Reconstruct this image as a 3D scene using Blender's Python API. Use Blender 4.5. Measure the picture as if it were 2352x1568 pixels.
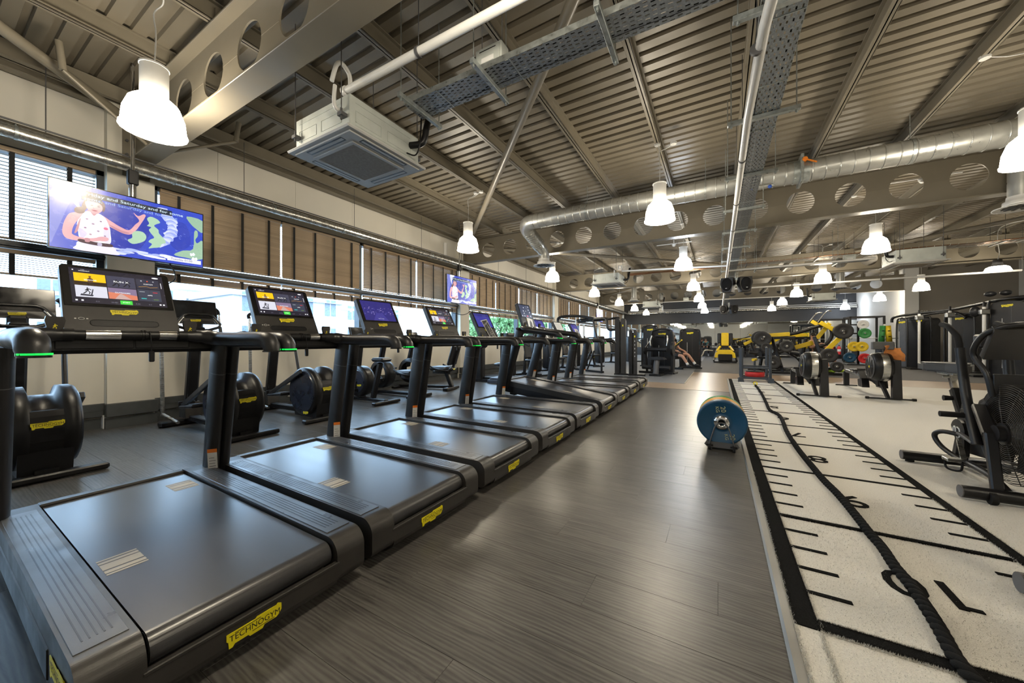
import bpy, math, random
from mathutils import Vector, Matrix, Euler
random.seed(7)
SC = bpy.context.scene
for o in list(bpy.data.objects): bpy.data.objects.remove(o)
COL = SC.collection
PI = math.pi
def R(d): return math.radians(d)
# ---------------------------------------------------------------- camera (photo 2352 x 1568, focal length 822 px)
cd = bpy.data.cameras.new('camera'); cam = bpy.data.objects.new('camera', cd); COL.objects.link(cam)
cd.sensor_width = 36; cd.lens = 36*822/2352; cd.shift_y = -1.5/2352; cd.clip_start = .02; cd.clip_end = 400
cam.location = (0, 0, 1.11); cam.rotation_euler = (R(90), 0, R(29.95)); SC.camera = cam
# ---------------------------------------------------------------- light and exposure
SC.view_settings.view_transform = 'Standard'; SC.view_settings.look = 'None'
SC.view_settings.gamma = 1; SC.view_settings.use_curve_mapping = False; SC.view_settings.exposure = 0.45
w = bpy.data.worlds.new('sky'); SC.world = w; w.use_nodes = True
SKY = 10.0
bg = w.node_tree.nodes['Background']; bg.inputs[0].default_value = (.52, .73, 1.0, 1); bg.inputs[1].default_value = SKY
LAMP = 42.0
try:
    SC.cycles.use_denoising = True; SC.cycles.use_light_tree = True
    SC.cycles.max_bounces = 5; SC.cycles.diffuse_bounces = 3; SC.cycles.glossy_bounces = 2; SC.cycles.transmission_bounces = 2
    SC.cycles.use_adaptive_sampling = True; SC.cycles.adaptive_threshold = .08
    SC.cycles.transparent_max_bounces = 12; SC.cycles.caustics_reflective = False; SC.cycles.caustics_refractive = False
    SC.cycles.sample_clamp_indirect = 6
except Exception: pass
# ---------------------------------------------------------------- materials
MATS = {}
def mat(name, col, rough=.5, metal=0, var=.12, scale=8, bump=0, bscale=60, emit=None, es=1, stretch=None, alpha=None, spec=None, rnd=0, rvar=.08, coat=0):
    if name in MATS: return MATS[name]
    m = bpy.data.materials.new(name); m.use_nodes = True; nt = m.node_tree; N = nt.nodes; L = nt.links
    b = N['Principled BSDF']; b.inputs['Metallic'].default_value = metal
    if spec is not None: b.inputs['Specular IOR Level'].default_value = spec
    if coat: b.inputs['Coat Weight'].default_value = coat; b.inputs['Coat Roughness'].default_value = .15
    tc = N.new('ShaderNodeTexCoord'); src = tc.outputs['Object']
    if stretch:
        mp = N.new('ShaderNodeMapping'); mp.inputs['Scale'].default_value = stretch; L.new(src, mp.inputs[0]); src = mp.outputs[0]
    nz = N.new('ShaderNodeTexNoise'); nz.inputs['Scale'].default_value = scale; nz.inputs['Detail'].default_value = 4; L.new(src, nz.inputs['Vector'])
    rp = N.new('ShaderNodeMapRange'); rp.inputs[1].default_value = .3; rp.inputs[2].default_value = .7
    rp.inputs[3].default_value = 1-var; rp.inputs[4].default_value = 1+var; L.new(nz.outputs[0], rp.inputs[0]); f = rp.outputs[0]
    if rnd:
        oi = N.new('ShaderNodeObjectInfo'); r2 = N.new('ShaderNodeMapRange'); r2.inputs[3].default_value = 1-rnd; r2.inputs[4].default_value = 1+rnd
        L.new(oi.outputs['Random'], r2.inputs[0]); mu = N.new('ShaderNodeMath'); mu.operation = 'MULTIPLY'; L.new(f, mu.inputs[0]); L.new(r2.outputs[0], mu.inputs[1]); f = mu.outputs[0]
    vm = N.new('ShaderNodeVectorMath'); vm.operation = 'SCALE'; vm.inputs[0].default_value = col[:3]; L.new(f, vm.inputs['Scale'])
    L.new(vm.outputs[0], b.inputs['Base Color'])
    rr = N.new('ShaderNodeMapRange'); rr.inputs[1].default_value = .3; rr.inputs[2].default_value = .7
    rr.inputs[3].default_value = max(.02, rough-rvar); rr.inputs[4].default_value = min(1, rough+rvar); L.new(nz.outputs[0], rr.inputs[0]); L.new(rr.outputs[0], b.inputs['Roughness'])
    if bump:
        n2 = N.new('ShaderNodeTexNoise'); n2.inputs['Scale'].default_value = bscale; n2.inputs['Detail'].default_value = 3; L.new(src, n2.inputs['Vector'])
        bp = N.new('ShaderNodeBump'); bp.inputs['Strength'].default_value = bump; bp.inputs['Distance'].default_value = .004; L.new(n2.outputs[0], bp.inputs['Height']); L.new(bp.outputs[0], b.inputs['Normal'])
    if emit is not None:
        b.inputs['Emission Color'].default_value = (*emit, 1); b.inputs['Emission Strength'].default_value = es
    if alpha is not None: b.inputs['Alpha'].default_value = alpha
    MATS[name] = m; return m
def emis(name, col, s=1.0):
    if name in MATS: return MATS[name]
    m = mat(name, (.02, .02, .02), .25, emit=col, es=s, var=.02)
    try: m.cycles.emission_sampling = 'NONE'
    except Exception: pass
    return m
BLK = mat('black_plastic', (.007, .007, .008), .40, var=.2, spec=.35, bump=.05, bscale=400)
BLK2 = mat('black_gloss', (.008, .008, .009), .16, var=.15)
ANTH = mat('anthracite_paint', (.013, .013, .0145), .38, var=.12, spec=.4, bump=.05, bscale=500)
CHAR = mat('charcoal_panel', (.032, .030, .028), .40, var=.1, spec=.4, bump=.06, bscale=600)
GREYD = mat('dark_grey', (.085, .085, .088), .5)
RUB = mat('rubber', (.010, .010, .011), .75, spec=.25, var=.2, bump=.1, bscale=300)
BELT = mat('belt', (.046, .046, .049), .29, var=.05, scale=2.2, stretch=(.3, 7, 1), rvar=.012)
RAIL = mat('rail_inlay', (.06, .062, .068), .34, var=.08, bump=.05, bscale=500)
YEL = mat('yellow_paint', (.80, .56, .015), .4, var=.05)
YELB = mat('yellow_badge', (.82, .70, .01), .45, var=.03)
INK = mat('black_ink', (.01, .01, .01), .5, var=.02)
WHT = mat('white_paint', (.72, .72, .70), .45, var=.04)
WPL = mat('white_plastic', (.74, .74, .72), .35, var=.03)
CREAM = mat('cream_wall', (.70, .67, .58), .7, var=.05, scale=1.5, bump=.06, bscale=120)
CREAMU = mat('white_wall_panel', (.72, .69, .61), .65, var=.04, scale=1.2)
SLATE = mat('slate_frame', (.035, .045, .055), .4, var=.1)
SKIRT = mat('slate_skirting', (.05, .055, .055), .5, var=.15)
STEEL = mat('beige_steel', (.205, .182, .138), .40, var=.06, scale=3, bump=.04, bscale=150)
DECKM = mat('roof_deck', (.215, .188, .142), .45, var=.08, scale=2)
GALV = mat('galvanised', (.46, .50, .50), .36, metal=.8, var=.16, scale=26, rvar=.1)
GALVD = mat('galvanised_duct', (.50, .51, .49), .34, metal=.7, var=.10, scale=7)
FOIL = mat('foil_lagging', (.62, .61, .57), .26, metal=.9, var=.12, scale=14, bump=.5, bscale=30)
ACM = mat('ac_casing', (.55, .585, .555), .45, metal=.25, var=.08, scale=6)
ACW = mat('ac_panel', (.56, .56, .54), .5, var=.05)
ACG = mat('ac_grille', (.30, .27, .23), .75, var=.2, scale=40)
CHROME = mat('chrome', (.72, .72, .72), .14, metal=1, var=.05)
BRUSH = mat('brushed_steel', (.5, .5, .48), .3, metal=1, var=.1, stretch=(1, 1, 30))
BLIND = mat('wood_blind', (.37, .275, .18), .5, var=.18, scale=5, stretch=(4, .6, 4), rnd=.10)
TAPE = mat('blind_tape', (.012, .012, .012), .8)
TURFW = mat('white_turf', (.78, .76, .70), .9, spec=.1, var=.10, scale=140, bump=1.0, bscale=420)
TURFB = mat('black_turf', (.010, .010, .010), .95, spec=.05, var=.5, scale=150, bump=1.0, bscale=420)
ROPE = mat('rope', (.010, .010, .010), .9, spec=.1, var=.3, bump=.4, bscale=300)
RUBFL = mat('rubber_floor', (.055, .055, .056), .72, var=.35, scale=220, bump=.15, bscale=300)
SPECK = mat('speckled_rubber', (.115, .118, .125), .65, var=.55, scale=160)
VINB = mat('vinyl_upholstery', (.015, .016, .019), .42, spec=.4, var=.12, bump=.08, bscale=250)
IRON = mat('cast_iron', (.026, .026, .026), .55, var=.2, bump=.15, bscale=200)
DKWALL = mat('dark_wall', (.030, .032, .036), .6, var=.08)
GRWALL = mat('grey_wall', (.27, .245, .21), .6, var=.05, scale=1)
WHWALL = mat('white_wall', (.62, .62, .60), .65, var=.03, scale=1)
MIRR = mat('mirror_glass', (.62, .64, .63), .02, metal=1, var=.01, rvar=.01)
RED = mat('red_rubber', (.55, .02, .02), .5)
GREEN = mat('green_rubber', (.03, .22, .05), .5)
BLUE = mat('blue_rubber', (.004, .055, .12), .42, var=.1)
AMBER = mat('amber_rubber', (.62, .30, .02), .45)
ALU = mat('aluminium_trim', (.42, .42, .40), .35, metal=.8, var=.06, scale=3)
BEIGE = mat('beige_mark', (.42, .37, .28), .6)
GREENLED = emis('green_led', (.0, .85, .06), 1.5)
def floor_plank_mat(name, ca, cb, rough, rnd):
    m = bpy.data.materials.new(name); m.use_nodes = True; nt = m.node_tree; N = nt.nodes; L = nt.links; b = N['Principled BSDF']
    g = N.new('ShaderNodeNewGeometry'); oi = N.new('ShaderNodeObjectInfo')
    off = N.new('ShaderNodeVectorMath'); off.operation = 'SCALE'; off.inputs[0].default_value = (7, 13, 0); L.new(oi.outputs['Random'], off.inputs['Scale'])
    ad = N.new('ShaderNodeVectorMath'); L.new(g.outputs['Position'], ad.inputs[0]); L.new(off.outputs[0], ad.inputs[1])
    mp = N.new('ShaderNodeMapping'); mp.inputs['Scale'].default_value = (1.1, 11, 1); L.new(ad.outputs[0], mp.inputs[0])
    n1 = N.new('ShaderNodeTexNoise'); n1.inputs['Scale'].default_value = 2.2; n1.inputs['Detail'].default_value = 7; n1.inputs['Roughness'].default_value = .68; n1.inputs['Distortion'].default_value = 1.4; L.new(mp.outputs[0], n1.inputs['Vector'])
    wv = N.new('ShaderNodeTexWave'); wv.wave_type = 'BANDS'; wv.bands_direction = 'Y'; wv.inputs['Scale'].default_value = 1.6; wv.inputs['Distortion'].default_value = 9; wv.inputs['Detail'].default_value = 3; wv.inputs['Detail Scale'].default_value = 1.2; L.new(mp.outputs[0], wv.inputs['Vector'])
    mx = N.new('ShaderNodeMath'); mx.operation = 'MULTIPLY_ADD'; L.new(wv.outputs['Fac'], mx.inputs[0]); mx.inputs[1].default_value = .28; L.new(n1.outputs[0], mx.inputs[2])
    cr = N.new('ShaderNodeValToRGB'); cr.color_ramp.elements[0].position = .38; cr.color_ramp.elements[1].position = .92
    cr.color_ramp.elements[0].color = (*ca, 1); cr.color_ramp.elements[1].color = (*cb, 1); L.new(mx.outputs[0], cr.inputs[0])
    r2 = N.new('ShaderNodeMapRange'); r2.inputs[3].default_value = 1-rnd; r2.inputs[4].default_value = 1+rnd; L.new(oi.outputs['Random'], r2.inputs[0])
    vm = N.new('ShaderNodeVectorMath'); vm.operation = 'SCALE'; L.new(cr.outputs[0], vm.inputs[0]); L.new(r2.outputs[0], vm.inputs['Scale']); L.new(vm.outputs[0], b.inputs['Base Color'])
    b.inputs['Roughness'].default_value = rough
    bp = N.new('ShaderNodeBump'); bp.inputs['Strength'].default_value = .12; bp.inputs['Distance'].default_value = .002; L.new(mx.outputs[0], bp.inputs['Height']); L.new(bp.outputs[0], b.inputs['Normal'])
    MATS[name] = m; return m
PLANK = floor_plank_mat('grey_wood_vinyl', (.039, .037, .035), (.122, .116, .107), .34, .07)
OAKF = floor_plank_mat('light_oak_vinyl', (.22, .15, .095), (.37, .27, .18), .36, .08)
def perf_mat():
    m = bpy.data.materials.new('perforated_steel'); m.use_nodes = True; nt = m.node_tree; N = nt.nodes; L = nt.links; b = N['Principled BSDF']
    b.inputs['Base Color'].default_value = (.30, .33, .36, 1); b.inputs['Metallic'].default_value = .7; b.inputs['Roughness'].default_value = .42
    tc = N.new('ShaderNodeTexCoord')
    nz = N.new('ShaderNodeTexVoronoi'); nz.inputs['Scale'].default_value = 90; L.new(tc.outputs['Object'], nz.inputs['Vector'])
    vm = N.new('ShaderNodeMapRange'); vm.inputs[3].default_value = .7; vm.inputs[4].default_value = 1.3; L.new(nz.outputs['Distance'], vm.inputs[0])
    sc = N.new('ShaderNodeVectorMath'); sc.operation = 'SCALE'; sc.inputs[0].default_value = (.30, .33, .36); L.new(vm.outputs[0], sc.inputs['Scale']); L.new(sc.outputs[0], b.inputs['Base Color'])
    sp = N.new('ShaderNodeSeparateXYZ'); L.new(tc.outputs['Object'], sp.inputs[0])
    def mth(op, a, bb=None, c=None):
        n = N.new('ShaderNodeMath'); n.operation = op
        for i, v in enumerate((a, bb, c)):
            if v is None: continue
            if isinstance(v, (int, float)): n.inputs[i].default_value = v
            else: L.new(v, n.inputs[i])
        return n.outputs[0]
    xs = mth('DIVIDE', sp.outputs[0], .050); ro = mth('FLOOR', xs); od = mth('MODULO', mth('ABSOLUTE', ro), 2.0)
    ys = mth('ADD', mth('DIVIDE', sp.outputs[1], .036), mth('MULTIPLY', od, .5))
    fx = mth('ABSOLUTE', mth('SUBTRACT', mth('FRACT', xs), .5)); fy = mth('ABSOLUTE', mth('SUBTRACT', mth('FRACT', ys), .5))
    slot = mth('MULTIPLY', mth('LESS_THAN', fx, .30), mth('LESS_THAN', fy, .15))
    inr = mth('LESS_THAN', mth('ABSOLUTE', sp.outputs[1]), .138)
    hole = mth('MULTIPLY', slot, inr)
    tr = N.new('ShaderNodeBsdfTransparent'); mx = N.new('ShaderNodeMixShader'); L.new(hole, mx.inputs[0]); L.new(b.outputs[0], mx.inputs[1]); L.new(tr.outputs[0], mx.inputs[2])
    L.new(mx.outputs[0], N['Material Output'].inputs[0]); return m
PERF = perf_mat()
def glass_mat(name='window_glass', tint=(.93, .97, .98)):
    m = bpy.data.materials.new(name); m.use_nodes = True; nt = m.node_tree; N = nt.nodes; L = nt.links; N.remove(N['Principled BSDF'])
    tr = N.new('ShaderNodeBsdfTransparent'); gl = N.new('ShaderNodeBsdfGlossy'); gl.inputs['Roughness'].default_value = .02
    nz = N.new('ShaderNodeTexNoise'); nz.inputs['Scale'].default_value = 2; cr = N.new('ShaderNodeMapRange'); cr.inputs[3].default_value = .93; cr.inputs[4].default_value = 1.0; L.new(nz.outputs[0], cr.inputs[0])
    sc = N.new('ShaderNodeVectorMath'); sc.operation = 'SCALE'; sc.inputs[0].default_value = tint; L.new(cr.outputs[0], sc.inputs['Scale']); L.new(sc.outputs[0], tr.inputs[0])
    lw = N.new('ShaderNodeLayerWeight'); fr = N.new('ShaderNodeMath'); fr.operation = 'POWER'; L.new(lw.outputs['Facing'], fr.inputs[0]); fr.inputs[1].default_value = 5; f2 = N.new('ShaderNodeMath'); f2.operation = 'MULTIPLY_ADD'; L.new(fr.outputs[0], f2.inputs[0]); f2.inputs[1].default_value = .45; f2.inputs[2].default_value = .03; mx = N.new('ShaderNodeMixShader'); L.new(f2.outputs[0], mx.inputs[0]); L.new(tr.outputs[0], mx.inputs[1]); L.new(gl.outputs[0], mx.inputs[2]); L.new(mx.outputs[0], N['Material Output'].inputs[0]); return m
GLASS = glass_mat()
# ---------------------------------------------------------------- mesh builder
class MB:
    def __init__(s): s.v = []; s.f = []; s.mi = []; s.sm = []; s.mats = []; s.cur = 0; s.M = None
    def m(s, mt):
        if mt not in s.mats: s.mats.append(mt)
        s.cur = s.mats.index(mt); return s
    def add(s, vs, fs, smooth=False):
        o = len(s.v)
        for p in vs:
            p = Vector(p); s.v.append(s.M @ p if s.M is not None else p)
        for f in fs: s.f.append([o+i for i in f]); s.mi.append(s.cur); s.sm.append(smooth)
        return s
    def box(s, x0, x1, y0, y1, z0, z1, b=0):
        cx, cy, cz = (x0+x1)/2, (y0+y1)/2, (z0+z1)/2; h = (abs(x1-x0)/2, abs(y1-y0)/2, abs(z1-z0)/2)
        b = min(b, min(h)*.98)
        if b <= 0:
            vs = [(cx+sx*h[0], cy+sy*h[1], cz+sz*h[2]) for sx in (-1, 1) for sy in (-1, 1) for sz in (-1, 1)]
            return s.add(vs, [(0, 1, 3, 2), (4, 6, 7, 5), (0, 4, 5, 1), (2, 3, 7, 6), (0, 2, 6, 4), (1, 5, 7, 3)])
        vs = []; ix = {}
        for sx in (-1, 1):
            for sy in (-1, 1):
                for sz in (-1, 1):
                    for a in range(3):
                        q = [sx*(h[0]-b), sy*(h[1]-b), sz*(h[2]-b)]; q[a] = (sx, sy, sz)[a]*h[a]
                        ix[(sx, sy, sz, a)] = len(vs); vs.append((cx+q[0], cy+q[1], cz+q[2]))
        fs = []
        def fc(k, n):
            c = sum((Vector(vs[i]) for i in k), Vector())/len(k); nn = (Vector(vs[k[1]])-Vector(vs[k[0]])).cross(Vector(vs[k[2]])-Vector(vs[k[1]]))
            fs.append(k if nn.dot(c-Vector((cx, cy, cz))) > 0 else k[::-1])
        for a in range(3):
            u, v = [i for i in range(3) if i != a]
            for sg in (-1, 1):
                q = []
                for (p, r) in ((-1, -1), (1, -1), (1, 1), (-1, 1)):
                    t = [0, 0, 0]; t[a] = sg; t[u] = p; t[v] = r; q.append(ix[(*t, a)])
                fc(q, a)
        for a in range(3):
            u, v = [i for i in range(3) if i != a]
            for p in (-1, 1):
                for r in (-1, 1):
                    t0 = [0, 0, 0]; t0[u] = p; t0[v] = r; t0[a] = -1; t1 = list(t0); t1[a] = 1
                    fc([ix[(*t0, u)], ix[(*t1, u)], ix[(*t1, v)], ix[(*t0, v)]], a)
        for sx in (-1, 1):
            for sy in (-1, 1):
                for sz in (-1, 1): fc([ix[(sx, sy, sz, 0)], ix[(sx, sy, sz, 1)], ix[(sx, sy, sz, 2)]], 0)
        return s.add(vs, fs)
    def bar(s, p0, p1, wd, ht, b=0, up=(0, 0, 1)):
        p0 = Vector(p0); p1 = Vector(p1); d = (p1-p0); L = d.length; d.normalize(); up = Vector(up)
        if abs(d.dot(up)) > .98: up = Vector((1, 0, 0))
        y = up.cross(d).normalized(); z = d.cross(y); old = s.M
        mm = Matrix(((d.x, y.x, z.x, p0.x), (d.y, y.y, z.y, p0.y), (d.z, y.z, z.z, p0.z), (0, 0, 0, 1)))
        s.M = (old @ mm) if old is not None else mm; s.box(0, L, -wd/2, wd/2, -ht/2, ht/2, b); s.M = old; return s
    def cyl(s, p0, p1, r0, r1=None, n=12, caps=True):
        r1 = r0 if r1 is None else r1; p0 = Vector(p0); p1 = Vector(p1); d = (p1-p0).normalized()
        a = Vector((0, 0, 1)) if abs(d.z) < .9 else Vector((1, 0, 0)); x = a.cross(d).normalized(); y = d.cross(x)
        ring = lambda p, r: [p+x*(r*math.cos(2*PI*i/n))+y*(r*math.sin(2*PI*i/n)) for i in range(n)]
        A = ring(p0, r0); B = ring(p1, r1)
        s.add(A+B, [(i, (i+1) % n, n+(i+1) % n, n+i) for i in range(n)], True)
        if caps: s.add(A, [list(range(n))[::-1]]); s.add(B, [list(range(n))])
        return s
    def tube(s, pts, r, n=8, caps=True, ry=None, closed=False):
        P = [Vector(p) for p in pts]; k = len(P); rs = r if isinstance(r, (list, tuple)) else [r]*k
        q = ry/rs[0] if ry else 1
        tg = []
        for i in range(k):
            if closed: t = P[(i+1) % k]-P[i-1]
            else: t = P[min(i+1, k-1)]-P[max(i-1, 0)]
            tg.append(t.normalized())
        a = Vector((0, 0, 1)) if abs(tg[0].z) < .9 else Vector((1, 0, 0)); x = (a-tg[0]*a.dot(tg[0])).normalized()
        vs = []
        for i in range(k):
            x = (x-tg[i]*x.dot(tg[i])).normalized(); y = tg[i].cross(x)
            for j in range(n): vs.append(P[i]+x*(rs[i]*q*math.cos(2*PI*j/n))+y*(rs[i]*math.sin(2*PI*j/n)))
        fs = [(i*n+j, i*n+(j+1) % n, (i+1)*n+(j+1) % n, (i+1)*n+j) for i in range(k-1) for j in range(n)]
        if closed: fs += [((k-1)*n+j, (k-1)*n+(j+1) % n, (j+1) % n, j) for j in range(n)]
        s.add(vs, fs, True)
        if caps and not closed: s.add(vs[:n], [list(range(n))[::-1]]); s.add(vs[-n:], [list(range(n))])
        return s
    def lathe(s, prof, n=20, c=(0, 0, 0), axis='z', smooth=True):
        vs = []; c = Vector(c)
        for (r, h) in prof:
            for j in range(n):
                a = 2*PI*j/n; ca, sa = r*math.cos(a), r*math.sin(a)
                vs.append(c+Vector({'z': (ca, sa, h), 'y': (sa, h, ca), 'x': (h, ca, sa)}[axis]))
        k = len(prof)
        return s.add(vs, [(i*n+j, i*n+(j+1) % n, (i+1)*n+(j+1) % n, (i+1)*n+j) for i in range(k-1) for j in range(n)], smooth)
    def prism(s, poly, d0, d1, axis='y'):
        n = len(poly); mk = {'y': lambda p, d: (p[0], d, p[1]), 'x': lambda p, d: (d, p[0], p[1]), 'z': lambda p, d: (p[0], p[1], d)}[axis]
        A = [mk(p, d0) for p in poly]; B = [mk(p, d1) for p in poly]
        ar = sum(poly[i][0]*poly[(i+1) % n][1]-poly[(i+1) % n][0]*poly[i][1] for i in range(n))
        fl = (ar > 0) ^ (axis == 'y') ^ (d1 < d0)
        q = [(i, (i+1) % n, n+(i+1) % n, n+i) for i in range(n)]; c0 = list(range(n))[::-1]; c1 = [n+i for i in range(n)]
        if not fl: q = [t[::-1] for t in q]; c0 = c0[::-1]; c1 = c1[::-1]
        return s.add(A+B, q+[c0, c1])
    def ball(s, c, r, n=12, m=8):
        r = (r, r, r) if isinstance(r, (int, float)) else r; vs = []; fs = []
        for i in range(m+1):
            t = PI*i/m
            for j in range(n):
                a = 2*PI*j/n; vs.append((c[0]+r[0]*math.sin(t)*math.cos(a), c[1]+r[1]*math.sin(t)*math.sin(a), c[2]+r[2]*math.cos(t)))
        for i in range(m):
            for j in range(n): fs.append((i*n+j, (i+1)*n+j, (i+1)*n+(j+1) % n, i*n+(j+1) % n))
        return s.add(vs, fs, True)
    def mesh(s, name, mt=None):
        me = bpy.data.meshes.new(name); me.from_pydata([tuple(p) for p in s.v], [], s.f)
        ms = s.mats if s.mats else [mt]
        for q in ms: me.materials.append(q)
        me.polygons.foreach_set('material_index', s.mi); me.polygons.foreach_set('use_smooth', s.sm); me.update(); return me
    def build(s, name, mt=None, par=None): return OB(name, s.mesh(name, mt), par)
def OB(name, me, par=None, loc=None, rot=None, sc=None):
    o = bpy.data.objects.new(name, me); COL.objects.link(o)
    if par is not None: o.parent = par
    if loc is not None: o.location = loc
    if rot is not None: o.rotation_euler = rot
    if sc is not None: o.scale = sc
    return o
def P(name, par, mt, *ops):
    b = MB()
    for op in ops: getattr(b, op[0])(*op[1:])
    return b.build(name, mt, par)
def TG(o, label=None, cat=None, group=None, kind=None):
    if label: o['label'] = label
    if cat: o['category'] = cat
    if group: o['group'] = group
    if kind: o['kind'] = kind
    return o
def T(name, label, cat, loc=(0, 0, 0), rz=0, group=None):
    o = bpy.data.objects.new(name, None); o.empty_display_size = .1; COL.objects.link(o); o.location = loc; o.rotation_euler = (0, 0, rz); return TG(o, label, cat, group)
def CP(o, par=None):
    c = o.copy(); COL.objects.link(c)
    if par is not None: c.parent = par
    for ch in list(o.children): CP(ch, c)
    return c
def ST(name, mt, *ops):
    o = P(name, None, mt, *ops); o['kind'] = 'structure'; return o
def arc(cx, cy, r, a0, a1, n=6): return [(cx+r*math.cos(R(a0+(a1-a0)*i/n)), cy+r*math.sin(R(a0+(a1-a0)*i/n))) for i in range(n+1)]
def spline(pts, n=6):
    P_ = [Vector(p) for p in pts]; out = []
    for i in range(len(P_)-1):
        a = P_[max(i-1, 0)]; b = P_[i]; c = P_[i+1]; d = P_[min(i+2, len(P_)-1)]
        for k in range(n):
            t = k/n; out.append(.5*((2*b)+(c-a)*t+(2*a-5*b+4*c-d)*t*t+(3*b-a-3*c+d)*t**3))
    return out+[P_[-1]]
TXC = {}
def text_geo(s, align='CENTER'):
    if (s, align) in TXC: return TXC[(s, align)]
    cu = bpy.data.curves.new('lettering', 'FONT'); cu.body = s; cu.size = 1; cu.align_x = align; cu.align_y = 'CENTER'; cu.resolution_u = 3
    ob = bpy.data.objects.new('lettering', cu); me = bpy.data.meshes.new_from_object(ob)
    g = ([v.co.copy() for v in me.vertices], [list(p.vertices) for p in me.polygons]); bpy.data.objects.remove(ob); bpy.data.meshes.remove(me)
    TXC[(s, align)] = g; return g
def txt(b, s, mt, x, y, h, z=0, sx=1, align='CENTER', rot=0):
    vs, fs = text_geo(s, align); b.m(mt); c, n = math.cos(rot), math.sin(rot)
    b.add([(x+h*(v.x*sx*c-v.y*n), y+h*(v.x*sx*n+v.y*c), z) for v in vs], fs); return b
def quad(b, mt, x0, x1, y0, y1, z=0): b.m(mt); return b.add([(x0, y0, z), (x1, y0, z), (x1, y1, z), (x0, y1, z)], [(0, 1, 2, 3)])
def poly(b, mt, pts, z=0): b.m(mt); return b.add([(p[0], p[1], z) for p in pts], [list(range(len(pts)))])
def plane_M(o, ex, ey):
    ex = Vector(ex).normalized(); ey = Vector(ey).normalized(); ez = ex.cross(ey); o = Vector(o)
    return Matrix(((ex.x, ey.x, ez.x, o.x), (ex.y, ey.y, ez.y, o.y), (ex.z, ey.z, ez.z, o.z), (0, 0, 0, 1)))
# yellow maker's plate with black lettering, unit width 1
def badge_mesh():
    b = MB(); b.m(YELB)
    pl = [(-.5, .13), (.0, .13), (.03, .16), (.40, .16), (.43, .19), (.5, .15), (.5, .02), (.46, -.04), (.40, -.09), (.17, -.09), (.13, -.15), (-.10, -.15), (-.13, -.11), (-.36, -.11), (-.40, -.16), (-.46, -.16), (-.47, -.03), (-.5, .0)]
    b.prism(pl, 0, .012, 'z'); txt(b, 'TECHNOGYM', INK, .01, .012, .165, .0135, .90)
    b.m(INK); b.add([(-.36, .085, .0135), (.10, .10, .0135), (.10, .113, .0135), (-.36, .098, .0135)], [(0, 1, 2, 3)]); b.add([(-.06, -.085, .0135), (.36, -.07, .0135), (.36, -.057, .0135), (-.06, -.072, .0135)], [(0, 1, 2, 3)])
    return b.mesh('badge')
BADGE = badge_mesh()
def badge(par, o, ex, ey, wd, name='badge'):
    ob = OB(name, BADGE, par); ob.matrix_local = plane_M(o, ex, ey) @ Matrix.Scale(wd, 4); return ob
# ================================================================ THE ROOM
XL, XR, Y0, Y1 = -6.8, 10.8, -2.2, 30.0
PIL = [1.58, 8.71, 15.84, 22.97]
SL = .012
def deckz(x): return 4.34+SL*(x-XL)
fl = ST('floor', RUBFL, ('box', XL-.3, XR+.3, Y0-.3, Y1+.3, -.2, -.004))
# grey plank floor between window wall and turf
pm = MB().box(-.7496, .7496, -.1146, .1146, -.004, 0, .0007).mesh('plank'); pm.materials.clear(); pm.materials.append(PLANK)
yy = -1.55; r = 0
while yy < 9.0:
    x = XL+(.0, .55, 1.05, .3, .8)[r % 5]-1.5
    while x < .215:
        a, b = max(x, XL), min(x+1.5, .215)
        if b-a > .02:
            OB('plank', pm, fl, ((a+b)/2, yy+.115, 0), None, ((b-a)/1.5, 1, 1))
        x += 1.5
    yy += .23; r += 1
yg = yy
# light oak planks in the lifting zone (too many to pick apart beyond the first rows)
b = MB(); yy = yg; r = 0
while yy < 14.2:
    x = -1.9-(.4*r % 1.2)
    while x < XR:
        a, c = max(x, -1.9 if yy < 10.2 else -.74), min(x+1.22, XR)
        if c-a > .05: b.box(a+.001, c-.001, yy+.001, yy+.179, -.004, 0)
        x += 1.22
    yy += .18; r += 1
o = b.build('oak_planks', OAKF, fl); o['kind'] = 'stuff'
yo = yy
o = P('rubber_tile', fl, SPECK, ('box', -6.8, -.765, 10.25, 30, -.004, .003)); OB('threshold_strip', MB().box(-.765, -.74, 10.25, yo, -.004, .007).mesh('threshold_strip', BEIGE), fl)
OB('rubber_tile', MB().box(-.74, XR, yo, 30, -.004, .003).mesh('rubber_tile', RUBFL), fl)
OB('threshold_strip', MB().box(-1.9, .22, yg-.012, yg+.012, -.004, .004).mesh('threshold_strip', GREYD), fl)
# ---- window wall
wl = ST('wall_left', CREAM, ('box', XL-.25, XL, Y0, Y1, 0, 1.0), ('box', XL-.30, XL+.03, Y0, Y1, .985, 1.02))
b = MB()
yy = Y0
while yy < Y1: b.box(XL-.25, XL, yy+.002, min(yy+1.19, Y1)-.002, 3.27, 4.6); yy += 1.19
b.build('wall_panels', CREAMU, wl)
for y in [-5.55+.0]+PIL+[30.1]:
    if y > Y0-.3: OB('pillar', MB().box(XL-.25, XL+.13, max(y-.22, Y0), min(y+.22, Y1), 0, 4.3).mesh('pillar', CREAM), wl)
bs = ST('baseboard_left', SKIRT, ('box', XL, XL+.02, Y0, Y1, 0, .13), ('box', XL, XL+.055, Y0, Y1, .15, .315, .006), ('box', XL+.05, XL+.06, Y0, Y1, .228, .234))
for y in PIL: OB('pillar_skirting', MB().box(XL+.1, XL+.155, y-.24, y+.24, 0, .13).box(XL+.1, XL+.19, y-.24, y+.24, .15, .315, .006).mesh('pillar_skirting', SKIRT), bs)
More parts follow.
